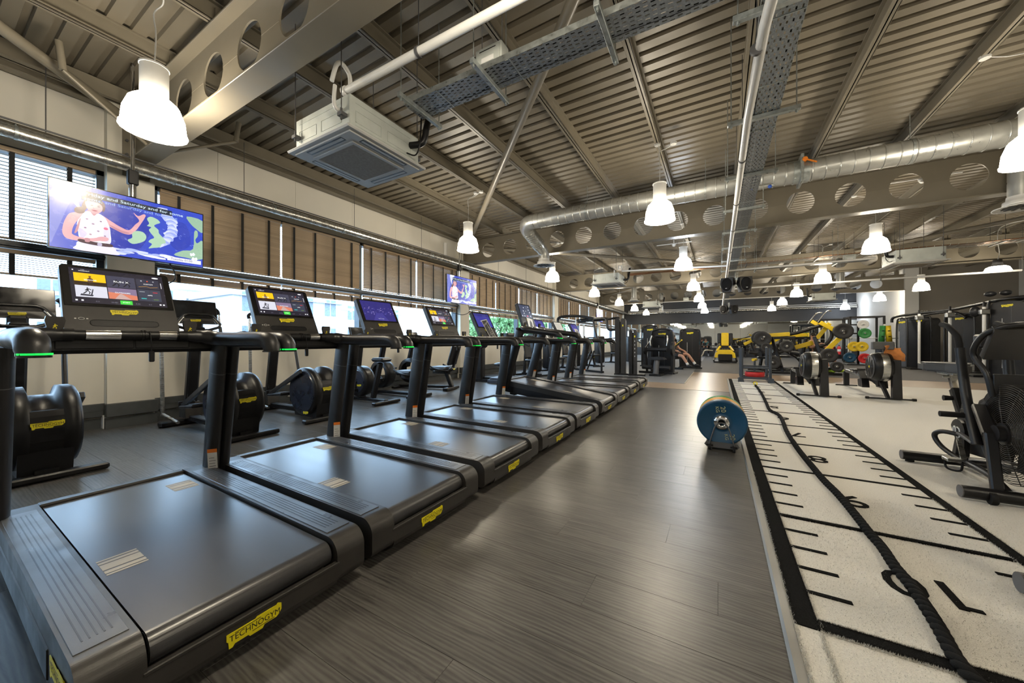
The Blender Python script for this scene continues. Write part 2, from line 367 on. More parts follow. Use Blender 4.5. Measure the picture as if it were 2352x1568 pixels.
for y, in ((1.68,), (4.4,), (6.6,)):
    OB('socket', MB().m(BLK).box(XL+.055, XL+.064, y-.075, y+.075, .19, .275, .004).m(GREYD).box(XL+.063, XL+.068, y-.05, y-.035, .22, .24).box(XL+.063, XL+.068, y+.03, y+.045, .22, .24).mesh('socket'), bs)
cdt = TG(P('wall_conduit', None, WHT, ('cyl', (XL+.05, 1.385, .0), (XL+.05, 1.385, 1.0), .028, .028, 12), ('box', XL, XL+.1, 1.33, 1.44, .0, .17, .004)), 'white vertical pipe casing rising from the skirting beside the first pillar', 'pipe')
# ---- windows with frames, glass and wooden blinds
WIN = [(-2.15, 1.36), (1.80, 8.49), (8.93, 15.62), (16.06, 22.75), (23.19, 29.9)]
SLW = .050
slatm = MB().box(-SLW/2, SLW/2, -.5, .5, -.0014, .0014).mesh('slat', BLIND)
blindn = 0
def blind(y0, y1, zt, zb, n, tilt, label, single, tapes=4, raised=False):
    global blindn; blindn += 1
    x = XL+.02
    t = T('wooden_blind', label, 'blind', (x, (y0+y1)/2, zb), 0, 'wooden venetian blinds on the window wall')
    L = y1-y0-.03
    P('head_rail', t, BLIND, ('box', -.03, .03, -L/2, L/2, zt-zb-.045, zt-zb, .003))
    h = zt-zb-.06
    if raised: zs = [.022+.0062*i for i in range(n)]
    else: zs = [.03+h*(i+.5)/n for i in range(n)]
    if single:
        for z in zs: OB('slat', slatm, t, (0, 0, z), (0, R(tilt), 0), (1, L, 1))
    else:
        b = MB()
        for z in zs: b.M = Matrix.Translation((0, 0, z)) @ Matrix.Rotation(R(tilt), 4, 'Y'); b.box(-SLW/2, SLW/2, -L/2, L/2, -.0014, .0014)
        b.M = None; o = b.build('slat_set', BLIND, t); o['kind'] = 'stuff'
    P('bottom_rail', t, BLIND, ('box', -.026, .026, -L/2, L/2, 0, .02, .003))
    for i in range(tapes):
        y = -L/2+L*(i+.5)/tapes
        OB('tape', MB().box(.026, .028, y-.018, y+.018, 0, zt-zb-.02).box(-.028, -.026, y-.018, y+.018, 0, zt-zb-.02).mesh('tape', TAPE), t)
    return t
bayword = ['', 'first bay', 'bay beyond the second screen', 'bay beyond the third pillar', 'last bay']
for k, (a, c) in enumerate(WIN):
    f = bpy.data.objects.new('window_%d' % (k+1), None); COL.objects.link(f); f['kind'] = 'structure'
    mid = (a+c)/2 if k else -.4
    xg = XL-.12; fr = MB()
    for y in (a+.03, mid, c-.03): fr.box(xg-.05, XL+.0, y-.035, y+.035, 1.02, 3.27, .004)
    for z in (1.05, 3.24): fr.box(xg-.05, XL+.0, a, c, z-.035, z+.035, .004)
    fr.build('window_frame', SLATE, f)
    tr = P('transom', f, SLATE, ('box', xg-.05, XL+.04, a, c, 2.13, 2.22, .006), ('box', XL-.02, XL+.07, a, c, 2.155, 2.175, .003))
    for (p, q) in ((a+.065, mid-.035), (mid+.035, c-.065)):
        for (z0, z1) in ((1.085, 2.13), (2.22, 3.205)): OB('pane', MB().box(xg-.006, xg+.006, p, q, z0, z1).mesh('pane', GLASS), f)
        if k == 0 and q < 0: continue
        h = (p+q)/2
        halves = [(p, q)] if k == 0 else [(p, h), (h, q)]
        for j, (s0, s1) in enumerate(halves):
            w_ = ['near half', 'far half'][int(p > mid)] if k else 'pane'
            if k == 0:
                blind(s0, s1, 3.24, 2.23, 24, 0, 'wooden blind with open bright slats above the transom behind the large screen', True, 4)
                blind(s0, s1, 2.12, 1.84, 9, 0, 'short wooden blind with open slats under the transom behind the large screen', True, 4, False)
            else:
                blind(s0, s1, 3.24, 2.235, 27, -60 if p < mid else 55, 'closed wooden blind over transom, %s, %s, %s of pair' % (bayword[k], w_, ('first', 'second')[j]), k == 1 and p < mid, 4 if k < 3 else 5)
                blind(s0, s1, 2.115, 1.95, 14, 0, 'bunched wooden blind under transom, %s, %s, %s of pair' % (bayword[k], w_, ('first', 'second')[j]), False, 4, True)
# ---- other walls
wf = ST('wall_far', DKWALL, ('box', XL-.3, 8.0, Y1, Y1+.2, 0, 4.8))
P('wall_band', wf, DKWALL, ('box', -6.6, 7.7, Y1-.09, Y1, 2.42, 3.15), ('box', -6.6, 7.7, Y1-.05, Y1, 0, .62))
for i in range(9):
    x0 = -6.4+i*1.55; OB('mirror_panel', MB().box(x0+.004, x0+1.546, Y1-.03, Y1-.012, .62, 2.42).mesh('mirror_panel', MIRR), wf)
ST('wall_divider', WHWALL, ('box', 7.45, 7.75, 23.1, Y1, 0, 4.8), ('box', 7.33, 7.78, 22.95, 23.4, 0, 4.8))
wr = ST('wall_right_rear', GRWALL, ('box', 7.75, XR+.2, 23.35, 23.55, 0, 4.8))
P('pilaster', wr, GREYD, ('box', 7.79, 7.9, 23.25, 23.36, 0, 3.4))
ST('wall_right', WHWALL, ('box', XR, XR+.2, Y0, 23.5, 0, 4.8))
ST('wall_back', WHWALL, ('box', XL-.3, XR+.2, Y0-.2, Y0, 0, 4.8))
# lettering on the grey wall
b = MB(); b.M = plane_M((7.93, 23.345, 2.38), (1, 0, 0), (0, 0, 1)); txt(b, 'FINISH', WHT, 0, 0, .27, .004, 1.0, 'LEFT'); b.M = None
o = b.build('wall_lettering', WHT, wr)
# ---- roof deck, purlins, beams
b = MB(); y = Y0
prof = []
while y < Y1+.3:
    prof += [(y, 0), (y+.112, 0), (y+.122, .045), (y+.172, .045)]; y += .182
def dz(x, o): return deckz(x)+o
vs = []
for (yy, o) in prof:
    vs += [(XL-.3, yy, dz(XL-.3, o)), (XR+.3, yy, dz(XR+.3, o))]
b.add(vs, [(2*i, 2*i+1, 2*i+3, 2*i+2) for i in range(len(prof)-1)])
cl = b.build('ceiling', DECKM); cl['kind'] = 'structure'
OB('roof_skin', MB().box(XL-.35, XR+.35, Y0-.3, Y1+.4, 4.72, 4.8).mesh('roof_skin', GREYD), cl)
PX = [-5.35+1.13*i for i in range(14)]
pw = ['beside the window wall', 'above the row of pendants by the windows', 'above the ceiling cassette', 'beside the diagonal brace', 'left of the middle pendant row', 'right above the long cable tray', 'right of the long cable tray', 'over the rowing machines', 'over the air bike', 'over the right pendant row', 'near the right hand wall', 'over the cable station', 'behind the cable station', 'against the right wall']
for i, x in enumerate(PX):
    z = deckz(x); zb = z-.20
    o = TG(P('roof_purlin', None, STEEL, ('box', x-.006, x+.006, Y0, Y1, zb, z), ('box', x-.04, x+.04, Y0, Y1, zb, zb+.014, .003), ('box', x-.04, x+.04, Y0, Y1, z-.014, z), ('box', x+.03, x+.04, Y0, Y1, zb, zb+.03)), 'long beige steel roof purlin '+pw[i], 'purlin', 'steel roof purlins')
TG(P('eaves_beam', None, STEEL, ('box', XL+.02, XL+.032, Y0, Y1, 4.06, 4.33), ('box', XL+.02, XL+.16, Y0, Y1, 4.06, 4.075), ('box', XL+.25, XL+.27, Y0, Y1, 4.1, 4.3), ('box', XL+.22, XL+.34, Y0, Y1, 4.1, 4.115)), 'beige steel eaves beam running along the top of the window wall', 'beam')
def cell_beam(y, x0, x1, label, z0=3.41, z1=4.14):
    t = T('cellular_beam', label, 'beam', (0, y, 0), 0, 'cellular roof beams')
    P('bottom_flange', t, STEEL, ('box', x0, x1, -.11, .11, z0, z0+.022, .004)); P('top_flange', t, STEEL, ('box', x0, x1, -.11, .11, z1-.022, z1, .004))
    b = MB(); zc = (z0+z1)/2; hz = (z1-z0)/2-.02; n = 24; th = .007; rad = .215
    k0 = math.ceil((x0+.07+.36)/.72); xs = []
    k = k0
    while -.07+.72*k+.36 < x1: xs.append(-.07+.72*k); k += 1
    b.box(x0, xs[0]-.36, -th, th, zc-hz, zc+hz); b.box(xs[-1]+.36, x1, -th, th, zc-hz, zc+hz)
    for x in xs:
        for sg in (-1, 1):
            vs = []
            for j in range(n):
                a = 2*PI*(j+.5)/n; ca, sa = math.cos(a), math.sin(a); q = min(.36/abs(ca) if abs(ca) > 1e-6 else 9, hz/abs(sa) if abs(sa) > 1e-6 else 9)
                vs.append((x+rad*ca, sg*th, zc+rad*sa)); vs.append((x+q*ca, sg*th, zc+q*sa))
            for (cx, cz) in ((1, 1), (-1, 1), (-1, -1), (1, -1)): vs.append((x+cx*.36, sg*th, zc+cz*hz))
            fs = []
            for j in range(n):
                j2 = (j+1) % n; p = vs[2*j+1]; q = vs[2*j2+1]
                onx = lambda v: abs(abs(v[0]-x)-.36) < 1e-6
                fc = [2*j, 2*j+1, 2*j2+1, 2*j2]
                if onx(p) != onx(q):
                    ci = [i for i in range(4) if (vs[2*n+i][0]-x)*((p[0]+q[0])/2-x) > 0 and (vs[2*n+i][2]-zc)*((p[2]+q[2])/2-zc) > 0][0]; fc = [2*j, 2*j+1, 2*n+ci, 2*j2+1, 2*j2]
                fs.append(fc if sg < 0 else fc[::-1])
            b.add(vs, fs)
        ring = [(x+rad*math.cos(2*PI*(j+.5)/n), s*th, zc+rad*math.sin(2*PI*(j+.5)/n)) for s in (-1, 1) for j in range(n)]
        b.add(ring, [(j, (j+1) % n, n+(j+1) % n, n+j) for j in range(n)], True)
    b.build('web', STEEL, t); P('weld_line', t, STEEL, ('box', x0, xs[0]-.3, -.009, .009, zc-.004, zc+.004), *[('box', a+rad+.003, c-rad-.003, -.009, .009, zc-.004, zc+.004) for a, c in zip(xs, xs[1:])])
    P('end_plate', t, STEEL, ('box', x0-.015, x0+.01, -.13, .13, z0-.16, z1, .003), ('box', x0, x0+.2, -.1, .1, z0-.12, z0-.1))
    b = MB()
    for z in (z0-.1, z0, z0+.12, z0+.3): b.cyl((x0+.01, -.09, z), (x0+.03, -.09, z), .018, n=6).cyl((x0+.01, .09, z), (x0+.03, .09, z), .018, n=6)
    b.build('bolts', GREYD, t)
    for px_ in PX:
        if x0+.3 < px_ < x1-.2 and deckz(px_)-.2-z1 > .012:
            OB('cleat', MB().box(px_+.012, px_+.024, -.06, .06, z1-.002, deckz(px_)-.05).box(px_-.05, px_+.08, -.06, .06, z1-.002, deckz(px_)-.205).mesh('cleat', STEEL), t)
    return t
cell_beam(1.62, XL+.13, XR, 'steel beam with round web openings, crossing in front of the ceiling cassette')
cell_beam(8.75, XL+.13, XR, 'steel beam with round web openings, directly behind the big spiral duct')
cell_beam(15.9, XL+.13, XR, 'steel beam with round web openings, behind the nearer speaker pair')
cell_beam(23.05, XL+.13, 7.35, 'steel beam with round web openings, ending at the white wall pier')
# diagonal tube braces and knee braces
def brace(p0, p1, r, label, name='brace_tube'):
    o = T(name, label, 'brace', (0, 0, 0), 0, 'tubular roof bracing')
    P('tube', o, STEEL, ('cyl', p0, p1, r, r, 16)); d = (Vector(p1)-Vector(p0)).normalized()
    P('end_cleat', o, STEEL, ('bar', p0, Vector(p0)-d*.12, .1, .012)); P('end_cleat', o, STEEL, ('bar', p1, Vector(p1)+d*.12, .1, .012)); return o
brace((.0, 1.78, 4.03), (-6.45, 8.58, 3.98), .055, 'grey tubular brace crossing diagonally from the spiral duct up to the roof')
brace((-6.5, 1.4, 3.96), (-3.5, -1.9, 4.0), .055, 'grey tubular brace in the corner above the large screen')
brace((-6.45, 8.95, 3.98), (.0, 15.7, 4.02), .055, 'grey tubular brace sloping behind the first round air diffuser')
brace((.0, 16.1, 4.02), (-6.4, 22.9, 3.98), .055, 'grey tubular brace near the far windows above the raised screen')
brace((3.9, 15.7, 4.02), (10.6, 9.0, 3.98), .055, 'grey tubular brace over the right hand wall by the bell shaped pendant')
for (x, y, lb) in ((-5.9, 1.78, 'behind the first cellular beam'), (-5.9, .95, 'in front of the first cellular beam')):
    sg = 1 if y > 1.62 else -1
    o = T('knee_brace', 'short tubular strut %s, up by the window wall' % lb, 'brace', (0, 0, 0), 0, 'tubular roof bracing')
    P('strut', o, STEEL, ('cyl', (x, 1.62+sg*.1, 3.45), (x+.15, 1.62+sg*.75, 3.85), .018, .018, 10)); P('end_disc', o, STEEL, ('cyl', (x+.15, 1.62+sg*.75, 3.85), (x+.16, 1.62+sg*.78, 4.12), .03, .03, 12))
# ================================================================ OUTSIDE
gr = TG(P('car_park', None, mat('asphalt', (.22, .22, .22), .8, scale=3), ('box', -120, -7.1, -60, 160, -.35, -.2)), 'pale grey tarmac outside the window wall', 'ground'); gr['kind'] = 'structure'
HB = mat('pale_brick', (.62, .60, .58), .8, scale=2); HG = mat('pale_cladding', (.45, .50, .55), .7); WF = mat('window_reveal', (.12, .14, .18), .3); HR = mat('roof_slate', (.30, .32, .36), .7); HP = mat('peach_render', (.72, .50, .38), .8)
def house(x, y0, y1, h, mt, label, cols, rows, roof=True):
    t = T('house', label, 'building', (x, (y0+y1)/2, -.2), 0, 'houses beyond the car park'); L = y1-y0
    P('walls', t, mt, ('box', -8, 0, -L/2, L/2, 0, h)); P('roof', t, HR, ('prism', [(-8.4, h), (.4, h), (-4, h+1.1)], -L/2-.3, L/2+.3, 'y')) if roof else P('parapet', t, HR, ('box', -8.1, .1, -L/2-.1, L/2+.1, h, h+.25))
    b = MB(); z = .6
    while z < h: b.box(.0, .012, -L/2, L/2, z, z+.02); z += .45
    b.build('board_joints', HG, t)
    for i in range(cols):
        for j in range(rows):
            yc = -L/2+L*(i+.5)/cols; z0 = .9+2.5*j
            wd = P('window', t, WHT, ('box', -.02, .06, yc-.6, yc+.6, z0, z0+1.6)); P('pane', wd, WF, ('box', .055, .07, yc-.53, yc-.04, z0+.08, z0+1.52), ('box', .055, .07, yc+.04, yc+.53, z0+.08, z0+1.52))
    return t
house(-30, 12.2, 20.6, 4.6, HB, 'pale clad apartment house with paired windows seen through the window', 4, 2)
house(-34, 3.5, 10.8, 4.0, HP, 'low peach rendered house seen behind the cross trainers', 3, 2, False)
house(-33, 22.5, 31, 4.4, HP, 'peach house front bleached by daylight behind the third treadmill', 3, 2, False)
house(-38, -9, 1.5, 4.6, HB, 'pale house with slate roof behind the open slatted blind', 4, 2)
LEAF = mat('tree_leaf', (.10, .20, .06), .6, var=.4, scale=1.5); BARK = mat('tree_bark', (.10, .08, .06), .9)
def tree(x, y, h, rad, label):
    t = T('tree', label, 'tree', (x, y, -.2), 0, 'trees beyond the car park'); P('trunk', t, BARK, ('tube', [(0, 0, 0), (.1, 0, h*.4), (0, .1, h*.8)], [.22, .17, .06], 8))
    b = MB()
    for i in range(1500):
        v = Vector((random.gauss(0, 1), random.gauss(0, 1), random.gauss(0, 1))).normalized()*(random.random()**.4)*rad*(1+.25*math.sin(7*i)); c = Vector((0, 0, h*.62))+Vector((v.x, v.y, v.z*.8))
        e = Euler((random.random()*6, random.random()*6, random.random()*6)).to_matrix(); s_ = rad*.075
        b.add([c+e @ Vector((-s_, -s_*.5, 0)), c+e @ Vector((s_, -s_*.5, 0)), c+e @ Vector((s_*.6, s_*.5, 0)), c+e @ Vector((-s_*.6, s_*.5, 0))], [(0, 1, 2, 3)])
    b.build('foliage', LEAF, t)
for (x, y, h, rad, lb) in ((-27, 37, 5.2, 2.4, 'leafy tree left of the fifth treadmill screen'), (-26, 44, 6, 2.8, 'tall leafy tree behind the raised treadmill'), (-28, 51, 5.2, 2.6, 'leafy tree right of the raised treadmill screen'), (-27, 59, 5.6, 2.7, 'leafy tree behind the tilting paper notice'), (-30, 70, 6, 3, 'far leafy tree beside the last windows'), (-22, 31, 3.4, 1.5, 'small bush beyond the second screen pillar')):
    tree(x, y, h, rad, lb)
t = T('street_lamp', 'thin street lamp with flat disc head outside the window', 'lamp post', (-25, 8.05, -.2)); P('post', t, GREYD, ('cyl', (0, 0, 0), (0, 0, 3.6), .06, .05, 10)); P('lamp_head', t, WHT, ('lathe', [(.0, 3.6), (.12, 3.62), (.16, 3.75), (.1, 3.85)], 12)); P('disc', t, WHT, ('cyl', (0, 0, 4.05), (0, 0, 4.1), .6, .5, 20), ('cyl', (0, 0, 3.8), (0, 0, 4.06), .03, .03, 6))
# ================================================================ CEILING SERVICES
def shade_mat(cool):
    col = (.82, .90, 1.0) if cool else (1.0, .88, .69)
    m = bpy.data.materials.new('lit_shade_cool' if cool else 'lit_shade'); m.use_nodes = True; nt = m.node_tree; N = nt.nodes; L = nt.links; b = N['Principled BSDF']
    b.inputs['Base Color'].default_value = (.85, .85, .82, 1); b.inputs['Roughness'].default_value = .35
    tc = N.new('ShaderNodeTexCoord'); wv = N.new('ShaderNodeTexWave'); wv.inputs['Scale'].default_value = 30; wv.inputs['Distortion'].default_value = 1; L.new(tc.outputs['Object'], wv.inputs['Vector'])
    mr = N.new('ShaderNodeMapRange'); mr.inputs[3].default_value = .85; mr.inputs[4].default_value = 1.1; L.new(wv.outputs['Fac'], mr.inputs[0])
    mu = N.new('ShaderNodeMath'); mu.operation = 'MULTIPLY'; L.new(mr.outputs[0], mu.inputs[0]); mu.inputs[1].default_value = LAMP; L.new(mu.outputs[0], b.inputs['Emission Strength']); b.inputs['Emission Color'].default_value = (*col, 1); return m
SHW, SHC = shade_mat(False), shade_mat(True)
RIMM = emis('shade_rim', (1, .9, .75), 6.0)
def lamp_proto(sm):
    t = T('pendant_lamp', 'pendant', 'lamp')
    P('shade', t, sm, ('lathe', [(.105, .31), (.17, .25), (.208, .14), (.222, .0)], 16))
    P('shade_rim', t, RIMM, ('lathe', [(.222, .0), (.23, -.004), (.23, .012), (.221, .014)], 20))
    P('lamp_housing', t, WHT, ('cyl', (0, 0, .30), (0, 0, .58), .098, .098, 20), ('cyl', (0, 0, .575), (0, 0, .59), .104, .104, 20))
    return t
protW = lamp_proto(SHW); protC = lamp_proto(SHC); used = set()
def lamp(x, y, zr, label, cool=False):
    pr = protC if cool else protW
    t = pr if pr.name not in used else CP(pr); used.add(pr.name)
    t.location = (x, y, zr); t['label'] = label; t['group'] = 'pendant high bay lamps'
    px_ = min(PX, key=lambda q: abs(q-x)); zt = deckz(px_)-.2-zr
    P('cable', t, WPL, ('tube', spline([(0, 0, .585), (.004, .01, (zt+.6)/2), (-.006, 0, zt-.1), ((px_-x)*.5, .03, zt-.04), (px_-x, .0, zt)], 5), .006, 6))
    P('ceiling_rose', t, WPL, ('cyl', (px_-x, 0, zt-.02), (px_-x, 0, zt+.01), .045, .05, 12))
LY0 = 1.19
rows = ['by the windows', 'down the middle', 'over the white turf', 'near the right hand wall']
ords = ['first', 'second', 'third', 'fourth', 'fifth', 'sixth', 'seventh']
for r_, x in enumerate((-4.55, -.8, 2.9, 6.6)):
    for k, y in enumerate((LY0, 6.05, 10.45, 14.9, 19.3, 23.3, 27.5)):
        if r_ == 3 and k < 3: continue
        if r_ == 0 and k == 0: lamp(-4.42, 1.19, 3.0, 'large glowing pendant lamp beside the first cellular beam above the big screen'); continue
        if r_ == 3 and k == 3: continue
        if r_ == 3 and k == 6: y = 28.6
        lamp(x+.0, y, 3.0, 'glowing pendant lamp, %s of the row %s from the entrance end' % (ords[k], rows[r_]), cool=(r_, k) in ((1, 2), (1, 6), (3, 6)))
t = T('bell_pendant', 'small flared bell shaped pendant lamp near the grey wall', 'lamp', (6.55, 14.95, 3.0), 0)
P('shade', t, SHW, ('lathe', [(.15, .12), (.20, .09), (.24, .0)], 20)); P('lamp_housing', t, GREYD, ('lathe', [(.0, .30), (.08, .30), (.09, .2), (.13, .12), (.15, .115)], 18)); P('cable', t, WPL, ('tube', spline([(0, 0, .3), (.03, 0, .5), (.0, 0, .9), (.1, .05, 1.2), (.53, 0, deckz(7.08)-3.2)], 5), .008, 6))
# ---- ceiling cassettes
def cassette(x, y, label, rz=0, det=True):
    t = T('ceiling_cassette', label, 'air conditioner', (x, y, 2.98), rz, 'ceiling air conditioning cassettes')
    fp = P('fascia_panel', t, ACW, ('box', -.48, .48, -.48, .48, .0, .028, .012), ('box', -.43, .43, -.43, .43, -.012, .003, .008))
    P('casing', t, ACM, ('box', -.42, .42, -.42, .42, .028, .33, .006))
    P('return_grille', fp, ACG, ('box', -.27, .27, -.27, .27, -.02, -.01))
    P('grille_frame', fp, ACW, *[('box', *q, -.024, -.008) for q in ((-.31, .31, -.31, -.275), (-.31, .31, .275, .31), (-.31, -.275, -.275, .275), (.275, .31, -.275, .275))])
    for a in range(4):
        o = MB(); o.M = Matrix.Rotation(a*PI/2, 4, 'Z'); o.m(BLK).box(-.27, .27, -.405, -.345, -.0135, -.008).m(ACW); o.bar((-.26, -.375, -.012), (.26, -.375, -.012), .03, .004); o.M = None; o.build('air_slot', ACW, fp)
    if det:
        b = MB()
        for sg in (-1, 1):
            for (a0, a1, z0, z1) in ((-.36, .30, .27, .275), (-.36, .30, .07, .075), (-.36, -.08, .20, .204), (-.36, -.08, .10, .104), (.0, .3, .2, .204), (.0, .3, .1, .104)):
                b.box(sg*.42-.004, sg*.42+.004, a0, a1, z0, z1); b.box(a0, a1, sg*.42-.004, sg*.42+.004, z0, z1)
            for a0 in (-.36, -.08, .0, .3): b.box(sg*.42-.004, sg*.42+.004, a0, a0+.004, .1, .2); b.box(a0, a0+.004, sg*.42-.004, sg*.42+.004, .1, .2)
        b.build('pressed_ribs', ACM, t)
    for sx in (-1, 1):
        for sy in (-1, 1):
            P('hanger_rod', t, GREYD, ('cyl', (sx*.36, sy*.46, .12), (sx*.36, sy*.46, 1.25), .005, .005, 6), ('box', sx*.36-.03, sx*.36+.03, sy*.42, sy*.48, .12, .15), ('cyl', (sx*.36, sy*.46, .09), (sx*.36, sy*.46, .19), .011, .011, 6))
    P('drain_hose', t, WPL, ('tube', spline([(.30, -.42, .2), (.30, -.47, .2), (.3, -.49, .26), (.3, -.48, .40)], 5), .017, 8))
    P('pipe_tail', t, BLK, ('tube', spline([(.42, .30, .2), (.55, .35, .22), (.58, .38, .4), (.6, .42, .6)], 5), .035, 8), ('tube', spline([(.42, .25, .1), (.5, .3, .08), (.56, .3, .2), (.52, .36, .5)], 5), .008, 6))
    return t
cassette(-3.25, 2.45, 'white ceiling cassette with dusty square grille hanging beside the first cellular beam')
cassette(-3.2, 12.1, 'ceiling cassette hanging between the second and third cellular beams near the windows', 0)
cassette(-3.25, 21.5, 'small distant ceiling cassette near the far duct corner', 0, False)
cassette(4.15, 12.6, 'ceiling cassette hanging over the white turf toward the grey wall', PI)
cassette(4.2, 21.8, 'distant ceiling cassette in front of the white wall pier', PI, False)
# ---- white condensate pipes
def pipe(name, pts, r, mt, label, cat='pipe', clips=(), clipdir=None):
    t = T(name, label, cat, (0, 0, 0), 0); P('pipe_run', t, mt, ('tube', pts, r, 12))
    for c in clips:
        P('clip', t, GREYD, ('cyl', (c[0]-(.012 if clipdir == 'x' else 0), c[1]-(.012 if clipdir == 'y' else 0), c[2]), (c[0]+(.012 if clipdir == 'x' else 0), c[1]+(.012 if clipdir == 'y' else 0), c[2]), r+.008, r+.008, 12), ('cyl', c, (c[0], c[1], deckz(c[0])-.2 if clipdir == 'x' else deckz(c[0])-.02), .004, .004, 6))
    return t
t = pipe('condensate_pipe', [(-3.0, 2.12, 3.44), (.34, 2.16, 3.46), (.34, 2.3, 3.3)], .034, WPL, 'white plastic condensate pipe above the nearest ceiling cassette', 'pipe', [(-2.1, 2.13, 3.445), (-.6, 2.15, 3.45)], 'x')
P('swan_neck', t, WPL, ('tube', spline([(-2.95, 2.12, 3.44), (-2.95, 2.12, 3.53), (-2.95, 2.10, 3.58), (-2.93, 2.02, 3.60), (-2.93, 1.97, 3.55), (-2.95, 1.94, 3.40)], 5), .019, 10))
P('end_cap', t, WPL, ('cyl', (-3.04, 2.12, 3.44), (-3.0, 2.12, 3.44), .043, .043, 14))
pipe('condensate_main', [(.32, 2.35, 3.22), (.27, 2.9, 3.21), (.24, 4.0, 3.20), (.23, 24.5, 3.18)], .036, WPL, 'white waste pipe running under the long cable tray down the hall', 'pipe', [(.24, y, 3.20) for y in (3.1, 4.9, 6.4, 7.9, 9.8, 11.6, 13.4, 15.2, 17.2)], 'y')
pipe('condensate_branch', [(-2.8, 11.8, 3.42), (-2.8, 11.8, 3.55), (-2.72, 11.8, 3.55), (-2.7, 11.8, 3.36), (.2, 11.75, 3.22)], .026, WPL, 'thin white pipe linking the second cassette to the long waste pipe')
pipe('condensate_branch', [(3.6, 13.0, 3.3), (.25, 12.6, 3.22)], .026, WPL, 'thin white pipe between the long waste pipe and the cassette over the turf')
pipe('sprinkler_main', [(.35, 15.5, 3.02), (10.7, 15.4, 3.05)], .03, WPL, 'white pipe crossing the hall in front of the grey wall', 'pipe', [(2.2, 15.48, 3.025), (4.4, 15.46, 3.03), (7.2, 15.435, 3.04)], 'x')
pipe('condensate_branch', [(-2.9, 21.4, 3.25), (.3, 21.4, 3.25), (3.8, 21.6, 3.25)], .026, WPL, 'distant thin white pipe joining the two far cassettes')
# ---- perforated cable trays
def tray(p0, p1, wd, label, z, brk):
    p0 = Vector((*p0, z)); p1 = Vector((*p1, z)); d = p1-p0; L = d.length; a = math.atan2(d.y, d.x)
    t = T('cable_tray', label, 'cable tray', p0, a, 'perforated cable trays')
    P('tray_base', t, PERF, ('box', 0, L, -wd/2, wd/2, 0, .002)); P('side_flange', t, GALV, ('box', 0, L, -wd/2-.002, -wd/2, 0, .05), ('box', 0, L, -wd/2, -wd/2+.012, .048, .05)); P('side_flange', t, GALV, ('box', 0, L, wd/2, wd/2+.002, 0, .05), ('box', 0, L, wd/2-.012, wd/2, .048, .05))
    for i in range(4): P('cable', t, (BLK, GREYD, WPL, RUB)[i], ('tube', [(L*k/12, -wd*.3+wd*.2*i+.01*math.sin(k*1.7+i), .014) for k in range(13)], .010+.002*i, 6))
    for s in brk:
        P('strut_bracket', t, GALV, ('box', s-.02, s+.02, -wd/2-.16, wd/2+.16, -.045, -.003, .003), ('box', s-.021, s-.019, -wd/2-.1, wd/2+.1, -.035, -.015), ('cyl', (s, -wd/2-.13, -.07), (s, -wd/2-.13, 1.03), .005, .005, 6), ('cyl', (s, wd/2+.13, -.07), (s, wd/2+.13, 1.03), .005, .005, 6), ('cyl', (s, -wd/2-.13, -.065), (s, -wd/2-.13, -.045), .012, .012, 6), ('cyl', (s, wd/2+.13, -.065), (s, wd/2+.13, -.045), .012, .012, 6))
    for s in [k*.75+.4 for k in range(int(L/.75))][:16]: P('splice_seam', t, GALV, ('box', s-.003, s+.003, -wd/2, wd/2, -.004, .0))
    return t
tray((-2.60, 2.57), (.2, 2.62), .26, 'galvanised perforated cable tray crossing from the ceiling cassette', 3.36, [.1, .9, 1.9])
tray((.375, 2.6), (.33, 24.8), .26, 'long galvanised perforated cable tray running down the hall', 3.30, [.25, 1.6, 3.0, 4.4, 5.8, 7.2, 8.8, 10.4, 12.0, 14.0, 16.0])
tray((.5, 13.4), (3.6, 13.5), .2, 'narrow cable tray branching off over the rowing machines', 3.33, [.5, 2.4])
# wire basket with copper pipes
t = T('basket_tray', 'wire basket tray loaded with copper pipes above the grey wall side', 'cable tray', (0, 0, 0)); b = MB()
for i in range(9): b.tube([(.5+10*k/20, 13.9+.06*i+.0*k, 3.62) for k in range(21)], .004, 5)
for k in range(70): b.tube([(.5+.145*k, 13.88, 3.66), (.5+.145*k, 13.9, 3.62), (.5+.145*k, 14.4, 3.62), (.5+.145*k, 14.42, 3.66)], .003, 4)
b.build('wire_basket', GALV, t); COP = mat('copper', (.45, .24, .13), .35, metal=.8)
for i in range(5): P('copper_pipe', t, COP, ('tube', [(-3+14*k/24, 13.95+.09*i+.02*math.sin(k+i), 3.645+.012*math.sin(2*k+i)) for k in range(25)], .011, 6))
P('hanger', t, GREYD, *[('cyl', (x, y, 3.6), (x, y, 4.35), .004, .004, 6) for x in (.8, 2.6, 4.4, 6.2, 8) for y in (13.86, 14.44)], *[('box', x-.015, x+.015, 13.8, 14.5, 3.585, 3.605) for x in (.8, 2.6, 4.4, 6.2, 8)])
